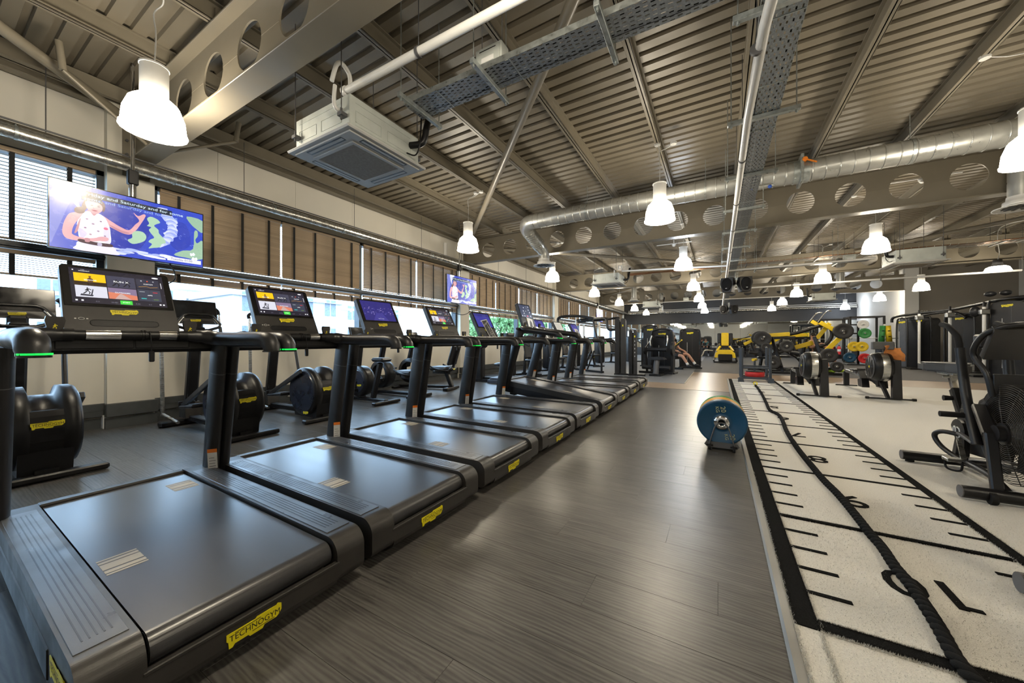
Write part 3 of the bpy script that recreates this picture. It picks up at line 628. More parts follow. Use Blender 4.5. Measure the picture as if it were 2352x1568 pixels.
# small electrical boxes
for (x, y, z, lb) in ((-1.66, 2.54, 3.40, 'grey metal electrical box sitting on the tray beside the nearest cassette'), (-.95, 11.78, 3.30, 'grey electrical box on the thin pipe in front of the cool white lamp'), (3.2, 13.48, 3.36, 'grey electrical box on the narrow branch tray'), (-1.5, 21.4, 3.27, 'small electrical box on the distant thin pipe')):
    t = T('junction_box', lb, 'electrical box', (x, y, z), 0, 'electrical boxes on the services'); P('case', t, ACM, ('box', -.13, .13, -.06, .06, 0, .17, .008)); P('cover', t, ACM, ('box', -.11, .11, -.068, -.06, .015, .15, .003)); P('rating_label', t, WPL, ('box', -.06, .06, -.0705, -.068, .03, .07)); P('slot', t, BLK, ('box', -.08, .08, -.0705, -.068, .125, .131)); P('hanger', t, GREYD, ('cyl', (-.1, 0, .17), (-.1, 0, .8), .004, .004, 6), ('cyl', (.1, 0, .17), (.1, 0, .8), .004, .004, 6))
# ---- spiral duct with branch, damper and diffusers
t = T('spiral_duct', 'big galvanised spiral air duct crossing the hall in front of the second beam', 'duct', (0, 0, 0))
DY, DZ, DR = 7.35, 3.84, .165
P('duct_run', t, GALVD, ('cyl', (-3.62, DY, DZ), (XR, DY, DZ), DR, DR, 28))
b = MB(); n = 24
xx = -3.5
while xx < 8.5: b.lathe([(DR-.001, -.010), (DR+.009, -.004), (DR+.009, .004), (DR-.001, .010)], n, (xx, DY, DZ), 'x'); xx += .165
b.build('spiral_seam', GALVD, t)
P('elbow', t, GALVD, ('tube', spline([(-3.62, DY, DZ), (-3.80, DY+.02, DZ), (-3.92, DY+.14, DZ-.05), (-3.93, DY+.28, DZ-.14), (-3.87, DY+.62, DZ-.35), (-3.82, DY+.80, DZ-.47), (-3.80, DY+.86, DZ-.58), (-3.80, DY+.86, DZ-.66)], 5), [.162]*16+[.15]*6+[.135]*14, 20))
b = MB()
for i in range(8):
    c = Vector((-3.93+.012*i, DY+.26+.05*i, DZ-.13-.03*i)); b.tube([c+Vector((.158*math.cos(q)*.98, .10*math.sin(q)*1.0, .138*math.sin(q))) for q in [2*PI*k/20 for k in range(20)]], .005, 5, closed=True)
b.build('elbow_seam', GALVD, t)
dm = P('damper_collar', t, GALV, ('box', 1.13, 1.17, DY-.2, DY+.2, DZ-.2, DZ+.22, .004), ('cyl', (1.05, DY, DZ), (1.25, DY, DZ), DR+.012, DR+.012, 28)); ORG = mat('orange_lever', (.75, .22, .02), .4)
P('damper_lever', dm, ORG, ('cyl', (1.18, DY-.16, DZ+.12), (1.18, DY-.21, DZ+.12), .035, .035, 12), ('bar', (1.16, DY-.2, DZ+.13), (1.32, DY-.22, DZ+.03), .03, .014))
ah = P('access_hatch', t, GALVD, ('ball', (.62, DY-.05, DZ-.155), (.2, .08, .03), 16, 6)); P('hatch_knob', ah, mat('blue_knob', (.03, .1, .5), .4), ('ball', (.5, DY-.1, DZ-.18), .03), ('ball', (.74, DY-.1, DZ-.18), .03))
P('hanger_band', t, GALV, *[q for x in (-2.4, -.2, 2.4, 4.6) for q in (('cyl', (x-.015, DY, DZ), (x+.015, DY, DZ), DR+.007, DR+.007, 28), ('cyl', (x, DY, DZ+DR), (x, DY, 4.38), .005, .005, 6))])
def diffuser(x, y, z, label, duct=True):
    t = T('air_diffuser', label, 'vent', (x, y, z), 0, 'round air diffusers')
    P('collar', t, WPL, ('lathe', [(.135, .16), (.14, .10), (.17, .09), (.175, .03), (.17, .02)], 24)); P('bell', t, WPL, ('lathe', [(.16, .035), (.20, .02), (.265, .0), (.27, -.012), (.255, -.014), (.2, .0), (.1, .01), (.0, .012)], 28)); P('core_vanes', t, GREYD, *[('bar', (0, 0, -.004), (.18*math.cos(a), .18*math.sin(a), -.004), .03, .006) for a in [2*PI*k/12 for k in range(12)]], ('cyl', (0, 0, -.012), (0, 0, 0), .05, .05, 12))
    if duct: P('drop_duct', t, GALVD, ('tube', [(0, 0, .14), (0, 0, .5), (0, 0, deckz(x)-z-.01)], .125, 16))
    return t
diffuser(-3.80, DY+.86, DZ-.83, 'round white air diffuser on the end of the spiral duct branch', False)
P('drop_collar', t, GALVD, ('cyl', (-3.80, DY+.86, DZ-.7), (-3.80, DY+.86, DZ-.6), .135, .135, 20))
diffuser(3.86, 8.3, 3.08, 'round white air diffuser in front of the second beam at the picture edge'); diffuser(-3.6, 18.3, 3.08, 'round white air diffuser beyond the second cassette'); diffuser(3.95, 17.7, 3.08, 'round white air diffuser above the plate loaded machines'); diffuser(-3.4, 26.5, 3.05, 'tiny distant diffuser by the far duct corner'); diffuser(3.3, 26.2, 3.05, 'tiny distant diffuser by the white wall')
# ---- foil lagged pipe and conduits along the wall
t = T('foil_pipe', 'silver foil lagged pipe along the window tops and round the end wall', 'pipe', (0, 0, 0))
pts = [(-6.35+.004*math.sin(k*2.1), -2.1+.6*k, 3.28+.004*math.sin(k*1.3)) for k in range(53)]; pts = [p for p in pts if p[1] < 29.3]+[(-6.3, 29.45, 3.28), (-6.1, 29.6, 3.27), (-5.5, 29.65, 3.27), (7.4, 29.65, 3.22)]
P('lagging', t, FOIL, ('tube', pts, .068, 12))
for k in range(24): y = -.6+1.25*k; P('pipe_clip', t, GALV, ('cyl', (-6.35, y-.012, 3.28), (-6.35, y+.012, 3.28), .074, .074, 12), ('cyl', (-6.35, y, 3.34), (-6.35, y, 3.38), .006, .006, 6))
t = T('conduit_run', 'thin galvanised conduits above the foil pipe along the window wall', 'conduit', (0, 0, 0)); P('conduit', t, STEEL, ('box', -6.42, -6.39, Y0+.01, 29.5, 3.37, 3.395)); P('conduit', t, GREYD, ('cyl', (-6.27, Y0+.01, 3.37), (-6.27, 29.4, 3.37), .011, .011, 8))
P('drop_rod', t, GREYD, *[('cyl', (-6.405, y, 3.39), (-6.405, y, 4.2), .005, .005, 6) for y in (.85, 2.75, 4.7, 6.6, 8.2, 10.2, 12.2, 14.2, 17, 20, 23)])
P('end_wall_conduit', t, WPL, ('cyl', (-6.3, 29.75, 3.39), (7.4, 29.75, 3.34), .03, .03, 8), ('cyl', (-6.3, 29.78, 3.5), (7.4, 29.78, 3.45), .02, .02, 8))
t = TG(P('riser_pipe', None, WPL, ('cyl', (-6.752, 7.9, 3.42), (-6.752, 7.9, 3.9), .05, .05, 14), ('cyl', (-6.752, 7.9, 3.88), (-6.752, 7.9, 3.9), .055, .055, 14)), 'short pale riser pipe standing on the pillar head beside the small screen', 'pipe')
# ---- speakers
def speakers(x, y, z, s, label):
    for sg in (-1, 1):
        t = T('ceiling_speaker', label % ('left' if sg < 0 else 'right'), 'speaker', (x+sg*.21*s, y, z), R(18*sg), 'speakers under the cable tray')
        P('cabinet', t, BLK, ('prism', [(-.15*s, .22*s), (.15*s, .22*s), (.17*s, .05*s), (.11*s, -.2*s), (-.11*s, -.2*s), (-.17*s, .05*s)], -.1*s, .16*s, 'y')); P('grille', t, RUB, ('ball', (0, -.1*s, .02*s), (.14*s, .05*s, .19*s), 14, 8)); P('logo_dot', t, WPL, ('box', -.02*s, .02*s, -.146*s, -.14*s, -.1*s, -.085*s))
        P('bracket', t, GALV, ('bar', (0, .1*s, .1*s), (-sg*.21*s, .14*s, .2*s), .03, .02), ('cyl', (-sg*.2*s, .14*s, .15*s), (-sg*.2*s, .14*s, .42), .012, .012, 8))
speakers(.50, 13.5, 2.89, 1.10, 'black wall speaker of the nearer pair under the cable tray, %s hand cabinet'); speakers(.53, 24.0, 2.89, 1.15, 'black wall speaker of the distant pair by the end wall, %s hand cabinet')
# smoke detectors
for (x, y, lb) in ((3.3, 9.6, 'on the roof behind the second beam over the turf'), (-1.2, 12.2, 'on the conduit behind the cool white lamp')):
    t = T('smoke_detector', 'round white smoke detector '+lb, 'detector', (x, y, 4.1)); P('base', t, WPL, ('cyl', (0, 0, 0), (0, 0, .03), .06, .06, 16)); P('head', t, WPL, ('lathe', [(.05, 0), (.045, -.03), (.02, -.05), (0, -.05)], 16)); P('mount', t, WPL, ('cyl', (0, 0, .03), (0, 0, deckz(x)-4.1), .012, .012, 8), ('box', -.5, .5, -.015, .015, .03, .05))
# ================================================================ TREADMILLS
def hexcol(h): 
    f = lambda c: (c/12.92 if c <= .04045 else ((c+.055)/1.055)**2.4)
    return tuple(f(int(h[i:i+2], 16)/255) for i in (0, 2, 4))
SC_N = {}
def scr(h, s=1.0):
    k = 'screen_'+h+('_%g' % s if s != 1 else '')
    if k not in SC_N: SC_N[k] = emis(k, hexcol(h), s)
    return SC_N[k]
def runner(b, mt, x, y, s, z):
    for q in ([(0, .9), (.12, .9), (.12, 1.05), (0, 1.05)], [(-.05, .5), (.15, .5), (.17, .88), (-.02, .88)], [(-.03, .5), (-.28, .2), (-.4, .05), (-.3, 0), (-.15, .15), (.06, .45)], [(.06, .5), (.2, .25), (.12, 0), (.2, -.02), (.32, .25), (.18, .5)], [(.12, .8), (.36, .62), (.42, .72), (.2, .88)], [(0, .8), (-.2, .6), (-.12, .5), (.04, .7)]):
        poly(b, mt, [(x+s*p[0], y+s*p[1]) for p in q], z)
def menu_screen(b, W, H):
    # b local plane: x 0..W, y 0..H (bottom up)
    X = lambda f: f*W; Y = lambda f: f*H
    quad(b, scr('1b1826'), 0, W, 0, H, 0)
    t = [(.04, .35, .52, .86, 'e8b60c'), (.36, .665, .52, .86, '3a3a4c'), (.68, .945, .56, .86, '2c2c3c'), (.04, .35, .17, .50, 'c8c8d4'), (.36, .665, .17, .50, '7a6a86'), (.68, .945, .17, .53, '343848')]
    for (a, c, d, e, h) in t: quad(b, scr(h), X(a), X(c), Y(d), Y(e), .0006)
    quad(b, scr('2a1a10'), X(.04), X(.35), Y(.52), Y(.62), .0008); z = .001
    poly(b, scr('5a3a1c'), [(X(.17), Y(.60)), (X(.22), Y(.60)), (X(.225), Y(.7)), (X(.205), Y(.73)), (X(.19), Y(.74)), (X(.165), Y(.7))], z); poly(b, scr('6a4526'), [(X(.185), Y(.74)), (X(.205), Y(.74)), (X(.208), Y(.79)), (X(.182), Y(.79))], z)
    txt(b, 'SESSIONS', scr('ffffff'), X(.195), Y(.665), H*.05, .0014); txt(b, 'RUN X', scr('ffffff'), X(.51), Y(.69), H*.075, .0014, 1.2); txt(b, 'CUSTOM', scr('ffffff'), X(.815), Y(.70), H*.045, .0014); txt(b, 'OUTDOORS', scr('ffffff'), X(.51), Y(.36), H*.05, .0014); txt(b, 'APPS', scr('ffffff'), X(.815), Y(.35), H*.045, .0014)
    runner(b, scr('14141c'), X(.455), Y(.55), H*.2, z); runner(b, scr('14141c'), X(.57), Y(.55), H*.19, z)
    poly(b, scr('c8745a'), [(X(.36), Y(.17)), (X(.665), Y(.17)), (X(.665), Y(.30)), (X(.56), Y(.33)), (X(.36), Y(.37))], z); poly(b, scr('b89a94'), [(X(.42), Y(.17)), (X(.6), Y(.17)), (X(.5), Y(.33)), (X(.48), Y(.33))], .0012)
    runner(b, scr('20202a'), X(.15), Y(.26), H*.18, z); poly(b, scr('30303c'), [(X(.08), Y(.21)), (X(.2), Y(.2)), (X(.21), Y(.24)), (X(.09), Y(.26))], z); poly(b, scr('30303c'), [(X(.18), Y(.22)), (X(.195), Y(.22)), (X(.215), Y(.4)), (X(.205), Y(.41))], z)
    for k in range(5): a = .70+.045*k; poly(b, scr('d0982c'), [(X(a), Y(.60+.015*(k % 3))), (X(a+.045), Y(.60+.015*((k+1) % 3))), (X(a+.045), Y(.607+.015*((k+1) % 3))), (X(a), Y(.607+.015*(k % 3)))], z)
    for (x, c) in ((.74, 'b8b8c0'), (.81, 'e05030'), (.88, 'a0a0a8')): quad(b, scr(c), X(x-.008), X(x+.008), Y(.785), Y(.815), z)
    quad(b, scr('20222c'), X(.815), X(.818), Y(.17), Y(.53), z); quad(b, scr('20222c'), X(.68), X(.945), Y(.30), Y(.305), z)
    quad(b, scr('c0c4cc'), X(.70), X(.76), Y(.45), Y(.46), z); quad(b, scr('c02838'), X(.855), X(.91), Y(.44), Y(.46), z); quad(b, scr('30a0a0'), X(.71), X(.77), Y(.23), Y(.26), z); quad(b, scr('6a8a30'), X(.85), X(.91), Y(.22), Y(.235), z)
    b_ = [(X(.86)+X(.075)*math.cos(a) if 0 else X(.91)+X(.04)*math.cos(a), Y(.925)+Y(.022)*math.sin(a)) for a in [2*PI*k/16 for k in range(16)]]; poly(b, scr('e8e8f0'), b_, z)
    quad(b, scr('e8e8f0'), X(.965), X(.972), Y(.6), Y(.78), z); txt(b, 'TYPE', scr('c0c0c8'), X(.13), Y(.955), H*.03, z); txt(b, 'WORKOUT', scr('ffffff'), X(.145), Y(.92), H*.035, z); quad(b, scr('d0d0d8'), X(.03), X(.045), Y(.92), Y(.95), z)
    quad(b, scr('3cc83c'), X(.47), X(.60), Y(.02), Y(.135), z); txt(b, 'START', scr('ffffff'), X(.535), Y(.078), H*.045, .0014)
    for (x, s) in ((.24, '0.0'), (.41, '00:00'), (.66, '0.00'), (.80, '0.0')): txt(b, s, scr('686878'), X(x), Y(.06), H*.05, z)
    for x in (.03, .085, .91, .95): quad(b, scr('d8d8e0'), X(x), X(x+.022), Y(.055), Y(.095), z)
def blue_screen(b, W, H):
    quad(b, scr('24206a'), 0, W, 0, H, 0); rd = random.Random(3)
    for i in range(60):
        x = rd.random()*W; y = H*(.28+.4*rd.random()); s = .003+.006*rd.random(); quad(b, scr(('5a589a', '8a7ab0', '3c3a8a')[i % 3]), x, min(x+s*1.6, W), y, y+s, .0006+.00001*i)
    poly(b, scr('34307e'), [(W*.25, 0), (W*.75, 0), (W*.6, H*.4), (W*.4, H*.4)], .0004); txt(b, 'TOUCH TO START', scr('d8d8f0'), W*.5, H*.1, H*.04, .0015)
def night_screen(b, W, H):
    quad(b, scr('2c2c86'), 0, W, 0, H, 0); quad(b, scr('24246e'), 0, W, H*.8, H, .0003); txt(b, 'START NOW WITH A SESSION', scr('dadaf0'), W*.5, H*.42, H*.075, .001, .8)
def icon_screen(b, W, H):
    quad(b, scr('26304c'), 0, W, 0, H, 0); txt(b, '15:56', scr('ffffff'), W*.5, H*.5, H*.07, .001)
    for (x, y) in ((.4, .78), (.85, .88), (.8, .62), (.3, .5), (.85, .42), (.3, .3), (.1, .1), (.3, .1), (.85, .12)): poly(b, scr('d8dce8'), [(W*x+W*.03*math.cos(a), H*y+W*.03*math.sin(a)) for a in [2*PI*k/10 for k in range(10)]], .0008)
    quad(b, scr('e03058'), W*.5, W*.62, H*.06, H*.14, .001)
def list_screen(b, W, H):
    quad(b, scr('b8b4a8'), 0, W, 0, H, 0)
    for k in range(9): quad(b, scr('7a766c'), W*.08, W*(.6+.3*((k*37) % 10)/10), H*(.12+.09*k), H*(.14+.09*k), .0006)
    quad(b, scr('d09030'), 0, W, 0, H*.06, .0006)
SCREENS = dict(menu=menu_screen, blue=blue_screen, night=night_screen, icons=icon_screen, list=list_screen)
def screen_mesh(kind, W, H): b = MB(); SCREENS[kind](b, W, H); return b.mesh('display_picture')
HW = .435; TL = 1.75
def treadmill():
    t = T('treadmill', 'treadmill', 'treadmill')
    for sg, nm in ((-1, 'side_rail'), (1, 'side_rail')):
        prof = [(-TL, .05), (-TL, .20)]+arc(-TL+.03, .205, .03, 180, 90, 3)+arc(-.075, .160, .075, 90, 0, 18)+arc(-.04, .085, .04, 0, -90, 10)+[(-.3, .03), (-.5, .05)]
        y0, y1 = (sg*.30, sg*HW)
        P(nm, t, CHAR, ('prism', prof, min(y0, y1), max(y0, y1), 'y'))
        P('foot_strip', t, RAIL, ('box', -TL+.14, -.10, min(sg*.315, sg*.425), max(sg*.315, sg*.425), .234, .2375, .001))
        P('groove', t, ANTH, *[('box', -TL+.2, -.15, sg*y-.0018, sg*y+.0018, .2374, .2382) for y in (.34, .355, .37, .385, .40)])
        P('skirt', t, BLK, ('box', -TL+.1, -.35, min(sg*(HW-.02), sg*(HW+.004)), max(sg*(HW-.02), sg*(HW+.004)), .055, .155, .004))
    P('belt', t, BELT, ('prism', [(-TL+.07, .219), (-.075, .219)]+arc(-.075, .169, .05, 90, -90, 28)+[(-TL+.07, .119)], -.288, .288, 'y'))
    mk = [(.0, .012), (.022, .02), (.05, .055), (.115, .025), (.148, .012)]
    for (cx, cy) in ((-.72, -.272), (-1.5, .15)):
        P('belt_mark', t, BEIGE, *[('box', cx+a, cx+a+w_, cy, cy+.115, .2192, .2198) for a, w_ in mk])
    P('front_trim', t, CHAR, ('box', -TL, -TL+.065, -.30, .30, .06, .234, .008))
    rp = P('rear_panel', t, CHAR, ('prism', [(-.30, .04), (-.30, .09), (-.02, .09), (-.018, .135), (-.004, .140), (0, .13), (0, .07)]+arc(-.04, .07, .04, 0, -90, 4), -.301, .301, 'y'), ('box', -.02, .002, -.31, .31, .128, .142, .003))
    badge(rp, (.0015, -.02, .088), (0, 1, 0), (0, 0, 1), .175)
    badge(t, (-.20, -HW-.002, .135), (1, 0, 0), (0, 0, 1), .20)
    P('base_frame', t, BLK, ('box', -TL+.1, -.1, -.26, .26, .03, .11), *[('box', x, x+.09, s-.05, s+.05, 0, .06) for x in (-1.6, -.35) for s in (-.3, .3)])
    P('drive_roller', t, RUB, ('cyl', (-.075, -.29, .169), (-.075, .29, .169), .046, .046, 16))
    for sg in (-1, 1):
        y = sg*.43; b = MB(); p0 = Vector((-1.67, y, .10)); p1 = Vector((-1.50, y-sg*.005, 1.09))
        b.tube([p0, p0.lerp(p1, .5), p1], .039, 16, True, .080); o = b.build('post', ANTH, t)
        q = p0.lerp(p1, .80); P('seam_ring', o, GREYD, ('tube', [q, q+(p1-p0)*.004], .0402, 16, False, .0812))
        if sg < 0: continue
        ws = p0.lerp(p1, .20); wl_ = OB('warning_sticker', MB().m(WPL).box(-.001, .001, -.026, .026, -.075, .05).m(mat('orange_print', (.8, .2, .02), .5)).box(-.001, .0012, -.026, .026, .05, .075).m(GREYD).box(-.001, .0014, -.018, .018, -.05, -.046).box(-.001, .0014, -.018, .014, -.03, -.027).box(-.001, .0014, -.018, .018, -.01, -.007).box(-.001, .0014, -.018, .01, .01, .013).mesh('warning_sticker'), o, (ws.x+.076, y-.022, ws.z), (0, R(9.6), R(-32)))
    # handlebar: two arms joined by a front bar
    half = [(-.792, .415, 1.052), (-.796, .415, 1.075), (-.825, .415, 1.105), (-.90, .415, 1.118), (-1.2, .415, 1.118), (-1.36, .413, 1.12), (-1.45, .398, 1.125), (-1.49, .35, 1.135), (-1.50, .29, 1.14), (-1.50, .22, 1.142)]
    for sg in (-1, 1):
        a = P('handle_arm', t, ANTH, ('tube', spline([(x, sg*y, z) for x, y, z in half], 3), [.042]*3+[.045]*3+[.046]*13+[.047]*3+[.04]*3+[.032]*3, 14, True, None))
        P('arm_tip', a, BLK2, ('cyl', (-.792, sg*.412, 1.046), (-.792, sg*.412, 1.054), .043, .043, 16))
        if sg < 0: P('led_strip', a, GREENLED, ('cyl', (-.792, -.412, 1.056), (-.792, -.412, 1.063), .0445, .0445, 18))
    P('cross_bar', t, BLK, ('cyl', (-1.50, -.25, 1.142), (-1.50, .25, 1.142), .027, .027, 14), ('cyl', (-1.50, -.25, 1.142), (-1.50, -.21, 1.142), .033, .033, 14), ('cyl', (-1.50, .21, 1.142), (-1.50, .25, 1.142), .033, .033, 14))
    for (a, c) in ((-.17, -.04), (.12, .2)): P('bar_sensor', t, CHROME, ('cyl', (-1.50, a, 1.1425), (-1.50, c, 1.1425), .0278, .0278, 14))
    P('cross_panel', t, BLK, ('box', -1.60, -1.52, -.43, .43, 1.04, 1.135, .02), ('box', -1.522, -1.515, -.27, .02, 1.066, 1.12, .003), ('box', -1.522, -1.515, .025, .27, 1.066, 1.12, .003))
    for sg in (-1, 1):
        j = P('joystick', t, CHAR, ('prism', [(sg*.27-.022, 1.15), (sg*.27+.022, 1.15), (sg*.27+.034, 1.215), (sg*.27+.03, 1.235), (sg*.27-.03, 1.235), (sg*.27-.034, 1.215)], -1.515, -1.495, 'x'))
        b = MB(); b.M = plane_M((-1.494, sg*.27-.003, 1.17), (0, 1, 0), (0, 0, 1)); runner(b, YELB, 0, 0, .026, 0); b.m(YELB); quad(b, YELB, -.014, .018, -.004, -.002); b.M = None; b.build('speed_icon', YELB, j)
    # console leaning toward the window
    W, H = .44, .46; base = Vector((-1.53, -W/2, 1.135)); up = Vector((-.52, 0, 1)).normalized(); ex = Vector((0, 1, 0)); M_ = plane_M(base, ex, up)
    b = MB(); b.M = M_; b.prism([(-.015, 0), (W+.015, 0)]+arc(W-.013, H-.02, .02, 0, 90, 4)+arc(.013, H-.02, .02, 90, 180, 4), -.045, 0, 'z'); b.M = None; con = b.build('console', CHAR, t)
    b = MB(); b.M = M_; b.prism([(-.004, .192), (W+.004, .192)]+arc(W-.012, H-.02, .016, 0, 90, 4)+arc(.012, H-.02, .016, 90, 180, 4), .0, .004, 'z'); b.M = None; b.build('screen_bezel', BLK2, con)
    d = OB('display_picture', screen_mesh('menu', .39, .232), con); d.matrix_local = M_ @ Matrix.Translation((.025, .208, .0052))
    bd = OB('badge', BADGE, con); bd.matrix_local = M_ @ Matrix.Translation((W/2, .158, .001)) @ Matrix.Scale(.115, 4)
    b = MB(); b.M = M_; st = arc(W/2+.12, .085, .02, -90, 90, 6)+arc(W/2-.12, .085, .02, 90, 270, 6); b.tube([(p[0], p[1], .0005) for p in st], .002, 6, closed=True); b.m(BLK).prism([(p[0], p[1]) for p in st], -.001, .0006, 'z'); b.M = None; b.build('phone_slot', BLK, con)
    b = MB(); b.M = M_; b.tube([(.05+.011*math.cos(a), .11+.007*math.sin(a), .001) for a in [2*PI*k/14 for k in range(14)]], .0012, 5, closed=True); b.box(.025, .032, .107, .113, 0, .001).box(.068, .075, .107, .113, 0, .001); b.M = None; b.build('tap_symbol', WPL, con)
    P('safety_clip', t, BLK, ('tube', spline([(-1.47, .075, 1.165), (-1.465, .08, 1.10), (-1.468, .082, 1.05)], 4), .0025, 5), ('box', -1.478, -1.458, .070, .094, .985, 1.05, .005), ('cyl', (-1.50, .045, 1.142), (-1.50, .052, 1.142), .031, .031, 12), ('cyl', (-1.50, .058, 1.142), (-1.50, .064, 1.142), .031, .031, 12))
    return t
tm0 = treadmill()
TMY = [.675, 1.60, 2.57, 3.56, 4.54, 5.56, 6.58, 7.6, 8.64]
tlab = ['black treadmill with bright menu screen, first of the row beside the large television', 'black treadmill with menu screen, second of the row', 'black treadmill with dim purple screen, third of the row', 'black treadmill with menu screen, fourth of the row', 'black treadmill with a skeleton print leaflet stuck on its console', 'black treadmill with its deck raised on an incline', 'black treadmill with dark blue screen just beyond the raised one', 'black treadmill showing a pale list on its screen', 'last black treadmill of the row beside the cable columns']
tsc = ['menu', 'menu', 'blue', 'menu', 'night', 'icons', 'night', 'list', 'night']
tms = []
for k in range(8): tms.append(CP(tm0))
tms = [tm0]+tms
smc = {}
for k, t in enumerate(tms):
    t.location = (-1.445-.004*k, TMY[k], 0); t.rotation_euler = (0, 0, R(-.6)); t['label'] = tlab[k]; t['group'] = 'treadmills in a row facing the windows'
    if tsc[k] != 'menu':
        con = [c for c in t.children if c.name.startswith('console')][0]; d = [c for c in con.children if c.name.startswith('display')][0]
        if tsc[k] not in smc: smc[tsc[k]] = screen_mesh(tsc[k], .39, .232)
        d.data = smc[tsc[k]]
    if k == 5: t.rotation_euler = (0, R(7.5), R(-.6))
    if k == 5: t.location.z = .0
# paper leaflets stuck on consoles
def leaflet(k, u, v, rot, W, H, label, dark):
    t = tms[k]; M_ = Matrix.Translation(t.location) @ t.rotation_euler.to_matrix().to_4x4() @ plane_M(Vector((-1.53, -.23, 1.135)), (0, 1, 0), (-.52, 0, 1))
    b = MB(); b.m(WPL if dark else WPL).prism([(-W/2, -H/2), (W/2, -H/2), (W/2, H/2), (-W/2, H/2)], 0, .0008, 'z')
    if dark:
        quad(b, INK, -W*.43, W*.43, -H*.46, H*.46, .001); txt(b, 'CONQUER', WPL, 0, H*.3, W*.19, .0014, 1, 'CENTER', .35); rd = random.Random(5)
        b.m(WPL); 
        for (x, y, r_) in ((.18, .06, .09), (.08, -.1, .13), (.2, -.2, .12), (-.05, -.22, .1), (.1, -.33, .12)):
            pts = [(W*(x+r_*math.cos(a)*(1+.2*math.sin(5*a))), H*y+W*r_*math.sin(a)) for a in [2*PI*i/14 for i in range(14)]]; b.tube([(p[0], p[1], .0014) for p in pts], .002, 4, closed=True)
        b.bar((W*.1, H*.3, .0012), (W*.12, -H*.05, .0012), .006, .001)
        for i in range(14): x = -.38+.76*rd.random(); y = -.25-.2*rd.random(); b.bar((W*x, H*y, .0012), (W*(x+.1), H*(y+.03), .0012), .003, .001)
    else:
        poly(b, GREYD, [(-W*.2, -H*.35), (W*.25, -H*.4), (W*.3, H*.1), (W*.05, H*.35), (-W*.1, H*.05)], .001)
    o = b.build('paper_leaflet', WPL); o.matrix_world = M_ @ Matrix.Translation((u, v, .008)) @ Matrix.Rotation(rot, 4, 'Z'); TG(o, label, 'leaflet', 'leaflets on the treadmill consoles')
leaflet(4, .27, .17, R(10), .17, .33, 'black and white skeleton leaflet stuck on the fifth treadmill console', True)
leaflet(5, .27, .10, R(-8), .20, .18, 'grey leaflet stuck low on the raised treadmill console', False)
leaflet(6, .20, .10, R(4), .30, .19, 'white printed leaflet on the console just beyond the raised treadmill', False)
leaflet(8, .25, .22, R(-4), .24, .17, 'white leaflet on the last treadmill console', False)
